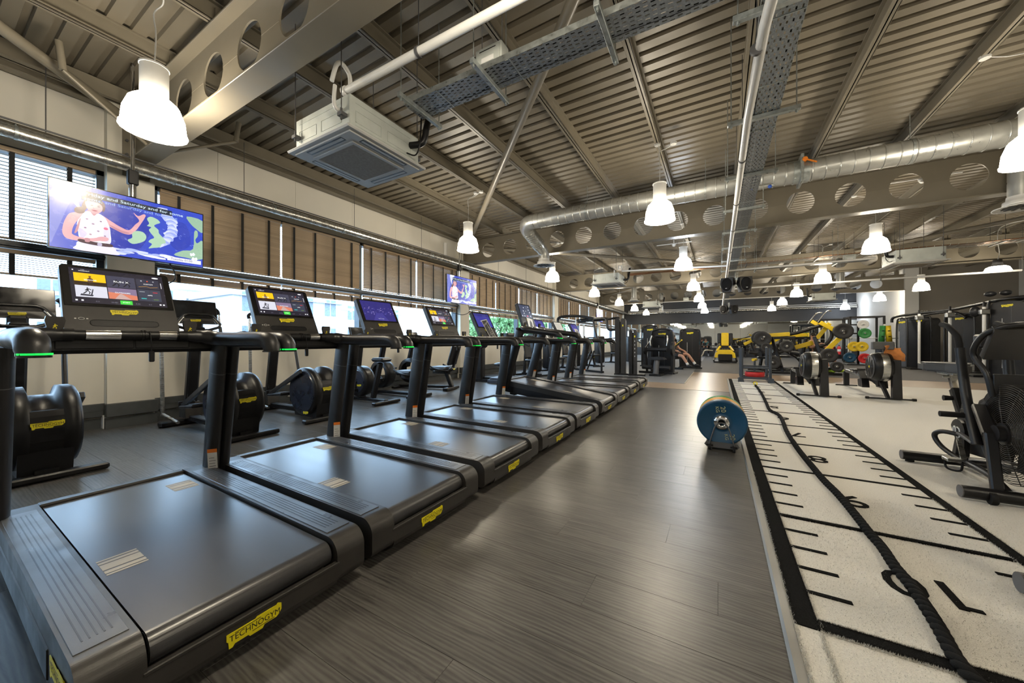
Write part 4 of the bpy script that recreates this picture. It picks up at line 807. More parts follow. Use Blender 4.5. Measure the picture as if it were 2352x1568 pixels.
# ================================================================ TELEVISIONS
def tv_picture(W, H):
    b = MB(); X = lambda f: f*W; Y = lambda f: (1-f)*H
    def pl(c, pts, z, s=1.0, n=5):
        k = len(pts); out = []
        for i in range(k):
            p0, p1, p2, p3 = [Vector(pts[(i+j-1) % k]) for j in range(4)]
            for q in range(n):
                t_ = q/n; out.append(.5*((2*p1)+(p2-p0)*t_+(2*p0-5*p1+4*p2-p3)*t_*t_+(3*p1-p0-3*p2+p3)*t_**3))
        poly(b, scr(c, s), [(X(min(max(p.x, 0), 1)), Y(min(max(p.y, 0), 1))) for p in out], z)
    quad(b, scr('2740b4'), 0, W, 0, H, 0); pl('3c50b8', [(0, 0), (.26, 0), (.2, .5), (.24, 1), (0, 1)], .0004); pl('6a74c0', [(0, 0), (.15, 0), (.09, .4), (.03, .8), (0, .9)], .0006); pl('1c2f9c', [(.3, .2), (.55, .22), (.6, .5), (.5, .9), (.35, .95), (.3, .6)], .0005); pl('2036a4', [(.74, .3), (.86, .25), (.9, .6), (.8, .75), (.73, .6)], .0005)  # paler strips at left are screen glare painted into the picture's colours
    rdm = random.Random(9); pl('c4c8e8', [(.08, .03), (.17, .04), (.2, .1), (.15, .2), (.16, .34), (.13, .3)], .0009); pl('f0f0f8', [(.10, .0), (.22, .0), (.2, .05), (.12, .045)], .001, 1.4)
    def puff(c, x, y, rx, ry, z, k=9): pl(c, [(x+rx*(.7+.5*rdm.random())*math.cos(a), y+ry*(.7+.5*rdm.random())*math.sin(a)) for a in [2*PI*q/k for q in range(k)]], z, 1.0, 3)
    for q in range(26):
        t_ = q/25; puff(('aab4e4', 'c4cbee', '8e9cdc')[q % 3], .68+.07*math.sin(3.4*t_)+.02*rdm.random(), .08+.62*t_, .035+.02*rdm.random(), .045, .0010+.00003*q)
    for q in range(24): puff(('9aa8dc', 'c0c8e8', 'dfe3f4')[q % 3], .34+.6*rdm.random(), .87+.09*rdm.random(), .05, .02, .0010+.00003*q)
    for q in range(10): puff(('8c9ada', 'b4bde4')[q % 2], .33+.2*rdm.random(), .07+.09*rdm.random(), .04, .015, .0011+.00003*q)
    for q in range(40): x = .03+.9*rdm.random(); y = .4+.55*rdm.random(); pl('7c8cd8', [(x, y), (x+.014, y+.006), (x+.012, y+.012), (x-.002, y+.004)], .00085, 1.0, 2)
    land = '9ebfa2'
    pl(land, [(.575, .30), (.60, .25), (.645, .27), (.668, .32), (.64, .36), (.625, .40), (.655, .45), (.66, .51), (.70, .60), (.708, .66), (.68, .69), (.665, .75), (.62, .78), (.585, .80), (.61, .72), (.585, .69), (.60, .64), (.625, .60), (.60, .53), (.588, .48), (.605, .43), (.575, .42), (.59, .37)], .0030, 1.0, 3); pl(land, [(.475, .60), (.5, .545), (.545, .54), (.57, .60), (.56, .68), (.52, .74), (.475, .77), (.445, .72), (.475, .67)], .0030, 1.0, 3); pl('8fb096', [(.93, .36), (.955, .33), (.96, .42), (.94, .5), (.955, .56), (1, .5), (1, .84), (.85, .86), (.77, .84), (.84, .74), (.92, .68)], .0019, 1.0, 3); pl('8cac94', [(.87, .10), (1, .12), (1, .34), (.95, .3), (.9, .22)], .0019, 1.0, 3)
    for q in range(5): puff('dfe4f2', .9+.05*rdm.random(), .78+.12*rdm.random(), .012, .03, .0024)
    # presenter
    skin, sk2, hair = 'd09aa0', 'b47e88', '5c3c40'
    pl(hair, [(.17, .33), (.185, .22), (.215, .165), (.26, .155), (.30, .20), (.305, .30), (.29, .34), (.28, .25), (.21, .24), (.195, .36)], .0036); pl(hair, [(.19, .32), (.165, .33), (.135, .36), (.13, .42), (.155, .44), (.185, .41)], .0036); pl('7a5450', [(.215, .18), (.26, .165), (.28, .21), (.23, .21)], .0038)
    pl(sk2, [(.205, .36), (.255, .37), (.268, .46), (.19, .45)], .0030); pl(skin, [(.19, .25), (.215, .215), (.262, .215), (.288, .26), (.286, .33), (.262, .385), (.235, .395), (.205, .35)], .0037)
    pl(skin, [(.175, .42), (.11, .455), (.082, .56), (.068, .68), (.068, .79), (.10, .855), (.20, .85), (.29, .80), (.315, .765), (.29, .745), (.20, .80), (.125, .78), (.118, .72), (.13, .62), (.155, .52)], .0033); pl(sk2, [(.145, .62), (.165, .5), (.15, .7), (.13, .75)], .0034); pl(sk2, [(.19, .80), (.215, .80), (.215, .85), (.19, .855)], .0035)
    pl(skin, [(.285, .40), (.34, .46), (.40, .525), (.455, .55), (.495, .44), (.522, .36), (.495, .285), (.485, .245), (.515, .285), (.552, .235), (.566, .25), (.56, .29), (.545, .36), (.505, .52), (.468, .615), (.42, .625), (.36, .58), (.31, .52)], .0026); pl(sk2, [(.33, .52), (.40, .575), (.46, .6), (.42, .622), (.36, .58)], .0028)
    pl('e2dcea', [(.185, .40), (.215, .375), (.24, .43), (.265, .38), (.305, .43), (.33, .55), (.338, .66), (.335, .83), (.25, .84), (.165, .82), (.15, .70), (.145, .58), (.165, .47)], .0031); pl('c6bcd6', [(.155, .66), (.2, .72), (.18, .8), (.165, .81)], .0032); pl('cfc8de', [(.30, .55), (.33, .6), (.33, .8), (.30, .8)], .0032)
    pl('d6d2e4', [(.155, .865), (.25, .87), (.35, .87), (.375, .93), (.38, .995), (.14, .995), (.14, .93)], .0030); pl('3c2030', [(.16, .825), (.25, .84), (.342, .835), (.345, .88), (.25, .89), (.158, .872)], .0034); pl('b0a8c0', [(.262, .845), (.285, .845), (.285, .885), (.262, .885)], .0036)
    for (x, y, c, r_) in ((.31, .60, 'd06080', .014), (.2, .5, '9a7a9a', .008), (.235, .56, 'a890a4', .009), (.19, .64, '907090', .008), (.265, .66, '98809a', .008), (.28, .5, '7a5a7a', .007), (.22, .73, 'a07a90', .008), (.305, .72, '8a708a', .007)): pl(c, [(x+r_*math.cos(a), y+1.5*r_*math.sin(a)) for a in [2*PI*k/7 for k in range(7)]], .0035, 1.0, 2)
    pl(skin, [(.255, .77), (.29, .735), (.325, .745), (.32, .79), (.28, .81)], .0038); pl('9a4a58', [(.225, .345), (.243, .338), (.262, .345), (.244, .358)], .0041); 
    for x in (.218, .258): pl('40282c', [(x, .275), (x+.01, .268), (x+.02, .275), (x+.01, .281)], .0041, 1.0, 3); pl(hair, [(x-.002, .257), (x+.01, .248), (x+.022, .255), (x+.01, .254)], .0041, 1.0, 3)
    pl(sk2, [(.236, .30), (.244, .318), (.252, .316), (.244, .324), (.234, .32)], .0041, 1.0, 3)
    quad(b, scr('0a1a30'), X(.17), X(.755), Y(.16), Y(.07), .0044); quad(b, scr('0a1a30'), X(.17), X(.285), Y(.215), Y(.15), .0043)
    txt(b, 'Friday and Saturday and for some', scr('d0e8f4'), X(.182), Y(.113), H*.066, .0048, 1.32, 'LEFT'); txt(b, 'spots, and Saturday and for some', scr('8aa8d8'), X(.182), Y(.187), H*.062, .0048, 1.32, 'LEFT')
    quad(b, scr('d8d8e8'), X(.72), X(.985), Y(.955), Y(.885), .0044); txt(b, 'Tuesday 01:00', scr('50506a'), X(.83), Y(.918), H*.052, .0048)
    return b.mesh('screen_picture')
TVW, TVH = 1.26, .71; TVP = tv_picture(TVW-.02, TVH-.02)
def television(y, z0, label, rz=0, pole=True):
    t = T('television', label, 'television', (-5.86, y, z0), rz, 'televisions hung along the window wall')
    P('back_case', t, BLK, ('box', -.05, -.012, -TVW/2, TVW/2, 0, TVH, .006), ('box', -.09, -.05, -.35, .35, .12, .55, .02)); P('screen_glass', t, BLK2, ('box', -.013, .0, -TVW/2, TVW/2, 0, TVH, .002))
    d = OB('screen_picture', TVP, t); d.matrix_local = plane_M((.0012, -TVW/2+.01, .01), (0, 1, 0), (0, 0, 1))
    P('maker_tab', t, GREYD, ('box', -.012, .004, -.03, .03, -.008, .002))
    P('wall_arm', t, BLK, ('box', -.13, -.09, -.12, .12, .2, .5), ('cyl', (-.11, 0, .3), (-.11, 0, .95), .03, .03, 12), ('box', -.15, -.07, -.045, .045, .88, 1.05, .01)); P('pole', t, CHROME, ('cyl', (-.11, 0, .74), (-.11, 0, .9), .032, .032, 12), ('cyl', (-.11, 0, 1.04), (-.11, 0, deckz(-5.97)-z0), .018, .018, 10))
    P('power_lead', t, BLK, ('tube', spline([(-.05, .30, .02), (-.05, .36, -.1), (-.07, .35, -.2), (-.2, .25, -.26), (-.5, .2, -.2)], 5), .008, 6)); return t
television(1.42, 2.06, 'large wall television showing a weather forecast, nearest the first pillar')
television(7.55, 2.08, 'television showing the weather map in front of the second pillar')
television(20.2, 2.2, 'small distant television showing a blue map beyond the third pillar')
# ================================================================ TURF
XT0, XT1, YT1 = .25, XR, 12.1
tf = TG(P('turf', None, TURFW, ('box', XT0, XT1, Y0, YT1, -.003, .014)), 'white artificial turf with a black measured sprint track', 'turf')
P('edge_trim', tf, ALU, ('prism', [(.212, -.002), (.222, .016), (.252, .016), (.252, -.002)], Y0, YT1, 'y'), ('box', XT0, XR, YT1, YT1+.03, -.002, .012))
zt = .0145; LX0, LX1 = .335, 1.285; YS = 1.80
def strip(nm, x0, x1, y0, y1): return P(nm, tf, TURFB, ('box', x0, x1, y0, y1, .008, .0185))
strip('track_border', .256, LX0, YS-.05, YT1-.02); strip('track_border', LX1, LX1+.055, YS-.05, YT1-.02)
for k in range(11): strip('metre_line', LX0, LX1, YS+k*1.0-(.05 if k == 0 else .016), YS+k*1.0+(.012 if k == 0 else .016))
for k in range(10):
    for j in range(1, 5):
        y = YS+k+.2*j; strip('tick_mark', LX0, LX0+.15, y-.011, y+.011); strip('tick_mark', LX1-.15, LX1, y-.011, y+.011)
b0 = text_geo
for k in range(10):
    b = MB(); n = str(10-k); vs, fs = text_geo(n); h = .31
    if n == '10': vs = [Vector((v.x+(.03 if v.x < -.05 else -.01), v.y)) for v in vs]
    b.m(TURFB); top = [Vector((.80-h*v.x*1.0, YS+k+.49-h*v.y*.95, .0185)) for v in vs]; b.add(top, fs)
    ed = {}
    for f in fs:
        for i in range(len(f)):
            e = (f[i], f[(i+1) % len(f)]); ed[e] = 1
    for e in ed:
        if (e[1], e[0]) not in ed: b.add([top[e[0]], top[e[1]], top[e[1]]-Vector((0, 0, .008)), top[e[0]]-Vector((0, 0, .008))], [(0, 1, 2, 3)])
    if '1' in n: xc = .80-h*min(v.x for v in vs); b.box(xc-.075 if n == '1' else xc-.03, xc+.045, YS+k+.49-h*.34, YS+k+.49-h*.27, .010, .0186)
    b.build('numeral', TURFB, tf)
# blades of pile standing along the dark border and lines near the camera
b = MB(); rd = random.Random(11)
def tuft(x, y, h, mt):
    b.m(mt); a = rd.random()*6.28; l = .004; w_ = .0013
    b.add([(x-w_*math.cos(a), y-w_*math.sin(a), .013), (x+w_*math.cos(a), y+w_*math.sin(a), .013), (x+l*math.cos(a+1.3), y+l*math.sin(a+1.3), .0145+h)], [(0, 1, 2)])
for i in range(26000):
    y = 1.0+2.6*rd.random()**1.5; x = max(.2535, rd.choice((.256, LX0, LX1, LX1+.055))+rd.gauss(0, .006)); tuft(x, y, .011*rd.random(), TURFB if y > YS-.05 and (.26 < x < LX0 or LX1 < x < LX1+.055) else TURFW)
for i in range(30000):
    x = LX0+(LX1-LX0)*rd.random(); k = rd.choice((0, 0, 1)); y = YS+k+rd.choice((-.05 if k == 0 else -.016, .014))+rd.gauss(0, .005); dy = y-YS-k; tuft(x, y, .010*rd.random(), TURFB if -.05 < dy < .014 else TURFW)
for i in range(60000):
    x = .2535+2.2*rd.random(); y = 1.2+2.2*rd.random()**1.3
    tuft(x, y, .006*rd.random(), TURFW if not (.256 < x < LX0 and y > YS-.05) else TURFB)
o = b.build('turf_pile', TURFW, tf); o['kind'] = 'stuff'
# ================================================================ ROPE
def pzw(u, v, z=0.0):
    yw = R(29.95); F = Vector((-math.sin(yw), math.cos(yw), 0)); Rr = Vector((math.cos(yw), math.sin(yw), 0)); r_ = F*822+Rr*(u-1176)+Vector((0, 0, 782.5-v)); return Vector((0, 0, 1.11))+r_*((z-1.11)/r_.z)
rp = [(2310, 1620), (2245, 1568), (2195, 1510), (2150, 1430), (2098, 1352), (2055, 1300), (2025, 1255), (1998, 1225), (1975, 1195), (1945, 1158), (1920, 1130), (1890, 1100), (1865, 1070), (1840, 1040), (1822, 1015), (1806, 988), (1797, 965), (1788, 952), (1768, 941), (1760, 925), (1750, 905), (1742, 893), (1735, 884)]
pts = spline([pzw(u, v, .034) for u, v in rp], 40); 
tot = [0]
for i in range(1, len(pts)): tot.append(tot[-1]+(pts[i]-pts[i-1]).length)
b = MB()
step = 0; path = []; s_ = 0; i = 0
while s_ < tot[-1]:
    while tot[i+1] < s_: i += 1
    f = (s_-tot[i])/(tot[i+1]-tot[i]+1e-9); path.append((pts[i].lerp(pts[i+1], f), s_)); s_ += .0125 if s_ < 3.2 else .03
for st in range(3):
    line = []
    for k, (p, s_) in enumerate(path):
        q = path[min(k+1, len(path)-1)][0]-path[max(k-1, 0)][0]; q.normalize(); sx = q.cross(Vector((0, 0, 1))).normalized(); uz = sx.cross(q); a = 2*PI*(s_/.115+st/3)
        line.append(p+sx*(.0115*math.cos(a))+uz*(.0115*math.sin(a)))
    b.tube(line, .0135, 8)
t = T('battle_rope', 'thick black battle rope lying along the sprint track up to the sled', 'rope', (0, 0, 0)); b.build('rope_strands', ROPE, t)
e = pzw(1735, 882, .05); P('eye_hook', t, YELB, ('tube', [e+Vector((.035*math.cos(a), .02*math.sin(a), .03*math.sin(a)+.02)) for a in [2*PI*k/14 for k in range(14)]], .012, 8, True, None, True))
# ================================================================ PLATES ON A TOAST RACK
rk = T('plate_rack', 'dark metal toast rack on small wheels holding coloured bumper plates', 'weight rack', (.03, 4.19, 0))
P('base', rk, GREYD, ('prism', [(-.155, .055), (-.13, .03), (.13, .03), (.155, .055), (.135, .085), (-.135, .085)], -.012, .0, 'y'), ('box', -.115, .115, 0, .52, .035, .05), ('box', -.135, -.115, 0, .52, .035, .075), ('box', .115, .135, 0, .52, .035, .075), ('prism', [(-.155, .055), (-.13, .03), (.13, .03), (.155, .055), (.135, .085), (-.135, .085)], .52, .532, 'y'))
for (x, y) in ((-.105, -.016), (.105, -.016), (-.105, .49), (.105, .49)): P('wheel', rk, RUB, ('cyl', (x-.012, y, .033), (x+.012, y, .033), .033, .033, 14), ('cyl', (x-.03, y, .05), (x+.03, y, .05), .008, .008, 8))
for y in (-.02, .05, .125, .20, .275, .35, .42, .5): P('divider_loop', rk, GREYD, ('tube', spline([(-.112, y, .05), (-.075, y, .19), (-.045, y, .262), (0, y, .283), (.045, y, .262), (.075, y, .19), (.112, y, .05)], 4), .007, 8))
def plate(y, wd, mt, rad, label, hub=True, word=None):
    t = T('bumper_plate', label, 'weight plate', (.03, 4.19+y, rad+.058), 0, 'bumper plates in the toast rack')
    P('disc', t, mt, ('lathe', [(.026, -wd/2+.004), (.07, -wd/2+.004), (.075, -wd/2+.01), (.10, -wd/2+.01), (.105, -wd/2+.006), (rad-.03, -wd/2+.006), (rad-.02, -wd/2), (rad-.008, -wd/2), (rad, -wd/2+.01), (rad, wd/2-.01), (rad-.008, wd/2), (.10, wd/2), (.026, wd/2)], 40, (0, 0, 0), 'y'))
    if hub: P('steel_hub', t, CHROME, ('lathe', [(.026, -wd/2+.012), (.03, -wd/2-.004), (.045, -wd/2-.006), (.05, -wd/2-.001), (.068, -wd/2-.004), (.07, -wd/2+.004)], 28, (0, 0, 0), 'y'))
    if word:
        GOLD = mat('gold_print', (.42, .40, .20), .5)
        for sg, a in ((1, R(-80)), (-1, R(-80))):
            b = MB(); b.M = plane_M((sg*.0-.01*sg+(.0 if sg > 0 else .06), -wd/2+.0045, sg*.135), (1, 0, 0), (0, 0, 1)); txt(b, '20', GOLD, .022, 0, .062, .0, 1.0, 'CENTER', a); txt(b, 'KG', GOLD, -.028, -.005, .045, .0, 1.0, 'CENTER', a); b.M = None; b.build('plate_lettering', GOLD, t)
    return t
plate(.02, .05, BLUE, .225, 'blue twenty kilo bumper plate with steel hub at the front of the rack', True, True)
plate(.088, .05, BLUE, .224, 'second blue bumper plate in the rack, behind the front one')
for k in range(3): plate(.155+.062*k, .044, AMBER, .223, ('amber bumper plate in the rack, right behind the blue pair', 'amber bumper plate in the rack, between two other amber plates', 'amber bumper plate in the rack, touching the green pair')[k])
for k in range(2): plate(.352+.062*k, .042, GREEN, .222, ('green bumper plate in the rack next to the amber plates', 'green bumper plate at the far end of the rack')[k])
# ================================================================ SLED
sl = T('push_sled', 'blue grey push sled loaded with a red plate at the end of the track', 'sled', (.86, 11.45, .015))
SLB = mat('sled_paint', (.035, .045, .06), .5)
for sg in (-1, 1):
    P('skid', sl, SLB, ('box', sg*.33-.045, sg*.33+.045, -.10, .85, 0, .03, .006), ('prism', [(sg*.33-.07, 0), (sg*.33+.07, 0), (sg*.33+.05, .12), (sg*.33-.05, .12)], -.11, -.02, 'y'))
    for y in (-.06, .72): P('push_post', sl, SLB, ('cyl', (sg*.31, y, .1), (sg*.31, y, .90), .033, .033, 14), ('cyl', (sg*.31, y, .895), (sg*.31, y, .905), .034, .034, 14))
P('cross_rail', sl, SLB, ('cyl', (-.31, -.06, .38), (.31, -.06, .38), .025, .025, 12), ('cyl', (-.31, .1, .42), (.31, .1, .42), .018, .018, 10), ('box', -.33, .33, -.06, .0, .08, .13), ('box', -.33, .33, .3, .36, .06, .12), ('box', -.33, .33, .68, .74, .06, .12)); P('weight_spindle', sl, SLB, ('cyl', (0, .28, .08), (0, .28, .55), .026, .026, 12))
o = T('bumper_plate', 'red bumper plate lying flat on the sled under a black one', 'weight plate', (.86, 11.73, .145)); P('disc', o, RED, ('lathe', [(.03, 0), (.215, 0), (.225, .01), (.225, .115), (.215, .125), (.03, .125)], 14)); P('face_ring', o, mat('dark_red_rubber', (.25, .01, .01), .5), ('lathe', [(.12, .1255), (.16, .127), (.2, .1255)], 20))
o = T('bumper_plate', 'black plate lying on top of the red one on the sled', 'weight plate', (.86, 11.73, .27)); P('disc', o, IRON, ('lathe', [(.03, 0), (.2, 0), (.21, .01), (.21, .025), (.2, .03), (.03, .03)], 28)); P('face_ring', o, IRON, ('lathe', [(.13, .03), (.15, .034), (.18, .03)], 24))
# ================================================================ ROWING MACHINES
def rower(x, y, label):
    t = T('rowing_machine', label, 'rowing machine', (x, y, .014), 0, 'rowing machines on the turf')
    P('front_foot', t, BLK, ('cyl', (-.31, 0, .022), (.31, 0, .022), .014, .014, 10), ('ball', (-.31, 0, .025), (.035, .025, .025)), ('ball', (.31, 0, .025), (.035, .025, .025)), ('cyl', (-.29, 0, .025), (-.34, 0, .025), .024, .024, 10), ('cyl', (.29, 0, .025), (.34, 0, .025), .024, .024, 10))
    P('front_leg', t, ANTH, ('prism', [(.03, .02), (.16, .02), (.14, .74), (.03, .74)], -.02, .08, 'y')); P('leg_brace', t, ANTH, ('bar', (-.02, .02, .03), (-.08, .35, .45), .05, .05))
    cz, cy = .60, .20; fw = P('flywheel_housing', t, BLK, ('lathe', [(.02, -.17), (.2, -.165), (.255, -.13), (.27, -.06), (.27, .06), (.25, .11), (.02, .12)], 32, (-.06, cy, cz), 'x')); P('perforated_band', fw, BRUSH, ('lathe', [(.2715, -.045), (.274, -.02), (.274, .035), (.2715, .055)], 32, (-.06, cy, cz), 'x')); P('vent_ring', fw, GREYD, ('lathe', [(.205, -.168), (.215, -.172), (.225, -.158)], 28, (-.06, cy, cz), 'x'), *[('bar', (-.23, cy+.05*math.cos(a), cz+.05*math.sin(a)), (-.23, cy+.19*math.cos(a), cz+.19*math.sin(a)), .006, .006) for a in [2*PI*k/8 for k in range(8)]])
    P('hub_cap', fw, YELB, ('cyl', (-.236, cy, cz), (-.228, cy, cz), .022, .022, 12))
    P('rail', t, BRUSH, ('bar', (-.05, .45, .33), (-.05, 2.45, .37), .06, .07, .006)); P('main_body', t, ANTH, ('prism', [(.25, .22), (.55, .28), (.95, .30), (.95, .38), (.5, .42), (.2, .45)], -.1, .0, 'x'))
    st = P('seat', t, VINB, ('box', -.16, .06, 1.5, 1.75, .42, .47, .02)); P('seat_carriage', st, GREYD, ('box', -.1, .0, 1.53, 1.72, .37, .42))
    for sg in (-1, 1): P('footrest', t, BLK, ('bar', (-.05+sg*.13, .62, .22), (-.05+sg*.13, .84, .46), .11, .03, .008), ('prism', [(.55, .16), (.80, .16), (.84, .30), (.6, .34)], -.05+sg*.08, -.05+sg*.19, 'x'))
    P('rear_leg', t, BLK, ('box', -.1, .0, 2.36, 2.44, .02, .36, .01), ('cyl', (-.25, 2.4, .02), (.15, 2.4, .02), .015, .015, 10)); P('side_decal', t, YELB, ('box', -.006, -.0155+.02, 1.0, 1.16, .33, .35)); P('handle', t, BLK, ('cyl', (-.3, .62, .52), (.2, .62, .52), .014, .014, 8))
    return t
rower(1.70, 9.07, 'rowing machine with round flywheel standing on the turf nearest the sled')
r2 = rower(2.76, 9.24, 'rowing machine with monitor box and an orange cloth on top')
P('monitor_box', r2, GREYD, ('box', -.20, .10, .14, .24, .93, 1.08, .01), ('bar', (.0, .2, .72), (-.02, .2, .95), .05, .05))
o = T('orange_cloth', 'crumpled orange cloth draped over the rowing machine leg', 'cloth', (2.76, 9.24, .014)); b = MB(); rd = random.Random(4); n = 12; vs = []
for i in range(n):
    for j in range(n):
        u, v = i/(n-1), j/(n-1); vs.append((-.06+.25*u+.015*math.sin(9*v+3*u)+.05*v, .06+.12*abs(math.sin(2.3*u+v))+.01*rd.random(), 1.0-.24*v+.02*math.sin(6*u)-.03*u))
b.add(vs, [(i*n+j, (i+1)*n+j, (i+1)*n+j+1, i*n+j+1) for i in range(n-1) for j in range(n-1)], True); c = b.build('fabric', mat('orange_fabric', (.50, .19, .05), .85, var=.35), o); sm = c.modifiers.new('thickness', 'SOLIDIFY'); sm.thickness = .006
# ================================================================ AIR BIKES
def air_bike(x, y, label, rz=0):
    t = T('air_bike', label, 'exercise bike', (x, y, .014), rz, 'air bikes on the turf')
    for (yy, nm) in ((.46, 'rear_stabiliser'), (-.46, 'front_stabiliser')):
        o = P(nm, t, BLK, ('cyl', (-.33, yy, .055), (.33, yy, .055), .042, .042, 18)); P('end_cap', o, GREYD, ('cyl', (-.336, yy, .055), (-.329, yy, .055), .041, .041, 18)); P('end_cap', o, GREYD, ('cyl', (.329, yy, .055), (.336, yy, .055), .041, .041, 18))
    for sg in (-1, 1): P('transport_wheel', t, RUB, ('cyl', (sg*.2-.015, -.49, .04), (sg*.2+.015, -.49, .04), .04, .04, 16)); P('levelling_foot', t, RUB, ('cyl', (sg*.28, .46, 0), (sg*.28, .46, .018), .03, .03, 12))
    for sg in (-1, 1): P('base_tube', t, ANTH, ('tube', spline([(sg*.10, -.44, .07), (sg*.12, -.3, .14), (sg*.12, .0, .15), (sg*.10, .3, .10), (sg*.06, .44, .06)], 5), .022, 10)); P('fork', t, ANTH, ('bar', (sg*.155, -.44, .07), (sg*.155, -.36, .46), .06, .035, .008), ('bar', (sg*.155, -.36, .44), (sg*.12, -.15, .62), .07, .04, .008))
    P('main_frame', t, BLK, ('bar', (0, .40, .08), (0, .24, .58), .08, .07, .012), ('bar', (0, .28, .5), (0, -.15, .58), .09, .08, .012), ('prism', [(-.12, .22), (.12, .20), (.30, .30), (.26, .46), (.0, .56), (-.18, .46)], -.06, .06, 'x'))
    P('hood', t, BLK, ('tube', spline([(0, -.05, .46), (0, -.12, .62), (0, -.2, .70), (0, -.30, .72)], 5), [.10]*6+[.085]*5+[.06, .045, .03, .015, .004], 12)); P('guard_pipe', t, ANTH, ('tube', spline([(-.07, .10, .33), (-.16, .22, .34), (-.19, .28, .29), (-.16, .22, .2), (-.1, .0, .13)], 5), .018, 10))
    sp = P('seat_post', t, BLK, ('bar', (0, .30, .42), (0, .45, .68), .075, .06, .01)); P('chrome_post', sp, CHROME, ('bar', (0, .45, .66), (0, .51, .80), .05, .04, .006)); P('adjust_knob', sp, BLK, ('cyl', (-.03, .41, .60), (-.09, .41, .60), .018, .024, 12))
    P('seat_slider', t, BRUSH, ('box', -.04, .04, .40, .66, .795, .82, .004), ('cyl', (-.06, .5, .78), (.06, .5, .78), .012, .012, 8))
    st = [(-.10, .57), (-.135, .5), (-.13, .42), (-.06, .3), (-.035, .2), (0, .18), (.035, .2), (.06, .3), (.13, .42), (.135, .5), (.10, .57), (0, .585)]
    st = [(a*1.2, c*1.12+.10) for a, c in st]
    P('seat', t, mat('grey_saddle', (.06, .06, .06), .38, bump=.05, bscale=250), ('prism', st, .835, .885, 'z'), ('prism', [(a*.9, .52+(c-.52)*.93) for a, c in st], .885, .90, 'z'), ('prism', [(a*.85, .52+(c-.52)*.9) for a, c in st], .82, .836, 'z'))
    fc, fr = Vector((0, -.37, .46)), .335
    b = MB()
    for sg in (-1, 1):
        for k in range(22): r_ = .06+(fr-.06)*k/21; b.tube([fc+Vector((sg*(.075+.02*(1-(r_/fr)**4)), r_*math.cos(a), r_*math.sin(a))) for a in [2*PI*i/40 for i in range(40)]], .0022, 4, True, None, True)
        for k in range(10): a = 2*PI*k/10; b.tube([fc+Vector((sg*.096, .05*math.cos(a), .05*math.sin(a))), fc+Vector((sg*.09, .2*math.cos(a), .2*math.sin(a))), fc+Vector((sg*.07, fr*math.cos(a), fr*math.sin(a)))], .003, 4)
    for k in range(36): a = 2*PI*k/36; b.tube([fc+Vector((-.075, fr*math.cos(a), fr*math.sin(a))), fc+Vector((.075, fr*math.cos(a), fr*math.sin(a)))], .002, 4)
    b.build('fan_cage', CHAR, t)
    P('fan_hub', t, ANTH, ('cyl', fc+Vector((-.14, 0, 0)), fc+Vector((.14, 0, 0)), .055, .055, 20), ('cyl', fc+Vector((-.105, 0, 0)), fc+Vector((.105, 0, 0)), .075, .075, 20))
    for k in range(8): a = 2*PI*k/8; P('fan_blade', t, RUB, ('bar', fc+Vector((0, .05*math.cos(a), .05*math.sin(a))), fc+Vector((0, .27*math.cos(a+.1), .27*math.sin(a+.1))), .11, .006))
    g = P('chain_guard', t, BLK, ('prism', arc(.16, .36, .10, 20, 200, 10)+arc(.10, .20, .035, 200, 360, 6), -.105, -.075, 'x')); b = MB(); b.M = plane_M((-.106, .165, .355), (0, -1, 0), (0, 0, 1)); b.tube(spline([(-.05, -.03, 0), (-.045, .03, 0), (-.02, .035, 0), (-.015, -.02, 0)], 4), .006, 6); b.tube(spline([(.005, .04, 0), (.04, .025, 0), (.04, -.03, 0), (.01, -.045, 0), (.005, .0, 0)], 4), .006, 6); b.M = None; b.build('guard_emblem', WPL, g)
    P('crank', t, BRUSH, ('bar', (-.11, .12, .30), (-.125, .02, .16), .03, .018), ('bar', (.11, .12, .30), (.125, .22, .44), .03, .018), ('cyl', (-.12, .12, .30), (.12, .12, .30), .018, .018, 10))
    for sg, (yy, zz) in ((-1, (.02, .16)), (1, (.22, .44))): pd = P('pedal', t, BRUSH, ('box', sg*.13, sg*.23, yy-.045, yy+.045, zz-.012, zz+.012, .004), ('cyl', (sg*.12, yy, zz), (sg*.24, yy, zz), .008, .008, 8)); P('toe_strap', pd, RUB, ('tube', spline([(sg*.15, yy-.04, zz), (sg*.15, yy-.03, zz-.07), (sg*.18, yy, zz-.085), (sg*.21, yy+.03, zz-.07), (sg*.21, yy+.04, zz)], 4), .008, 6))
    for sg in (-1, 1):
        P('lever_arm', t, ANTH, ('tube', spline([(sg*.115, -.12, .32), (sg*.115, .0, .62), (sg*.118, .06, .88), (sg*.122, .08, 1.04)], 5), .024, 12, True, .03)); P('lever_grip', t, RUB, ('tube', spline([(sg*.122, .08, 1.02), (sg*.13, .10, 1.13), (sg*.145, .18, 1.21), (sg*.15, .27, 1.235)], 5), .021, 12)); P('foot_peg', t, RUB, ('cyl', (sg*.13, -.02, .52), (sg*.27, -.02, .52), .022, .022, 14)); P('linkage', t, GREYD, ('bar', (sg*.12, .1, .36), (sg*.13, -.12, .33), .035, .02, .004))
    cf = P('console_frame', t, ANTH, ('tube', spline([(-.1, -.26, .70), (-.12, -.24, .86), (-.15, -.16, 1.0), (-.14, -.26, 1.14), (-.06, -.33, 1.2), (.06, -.33, 1.2), (.14, -.26, 1.14), (.15, -.16, 1.0), (.12, -.24, .86), (.1, -.26, .70)], 4), .018, 10), ('box', -.1, .1, -.27, -.25, .70, .86, .004))
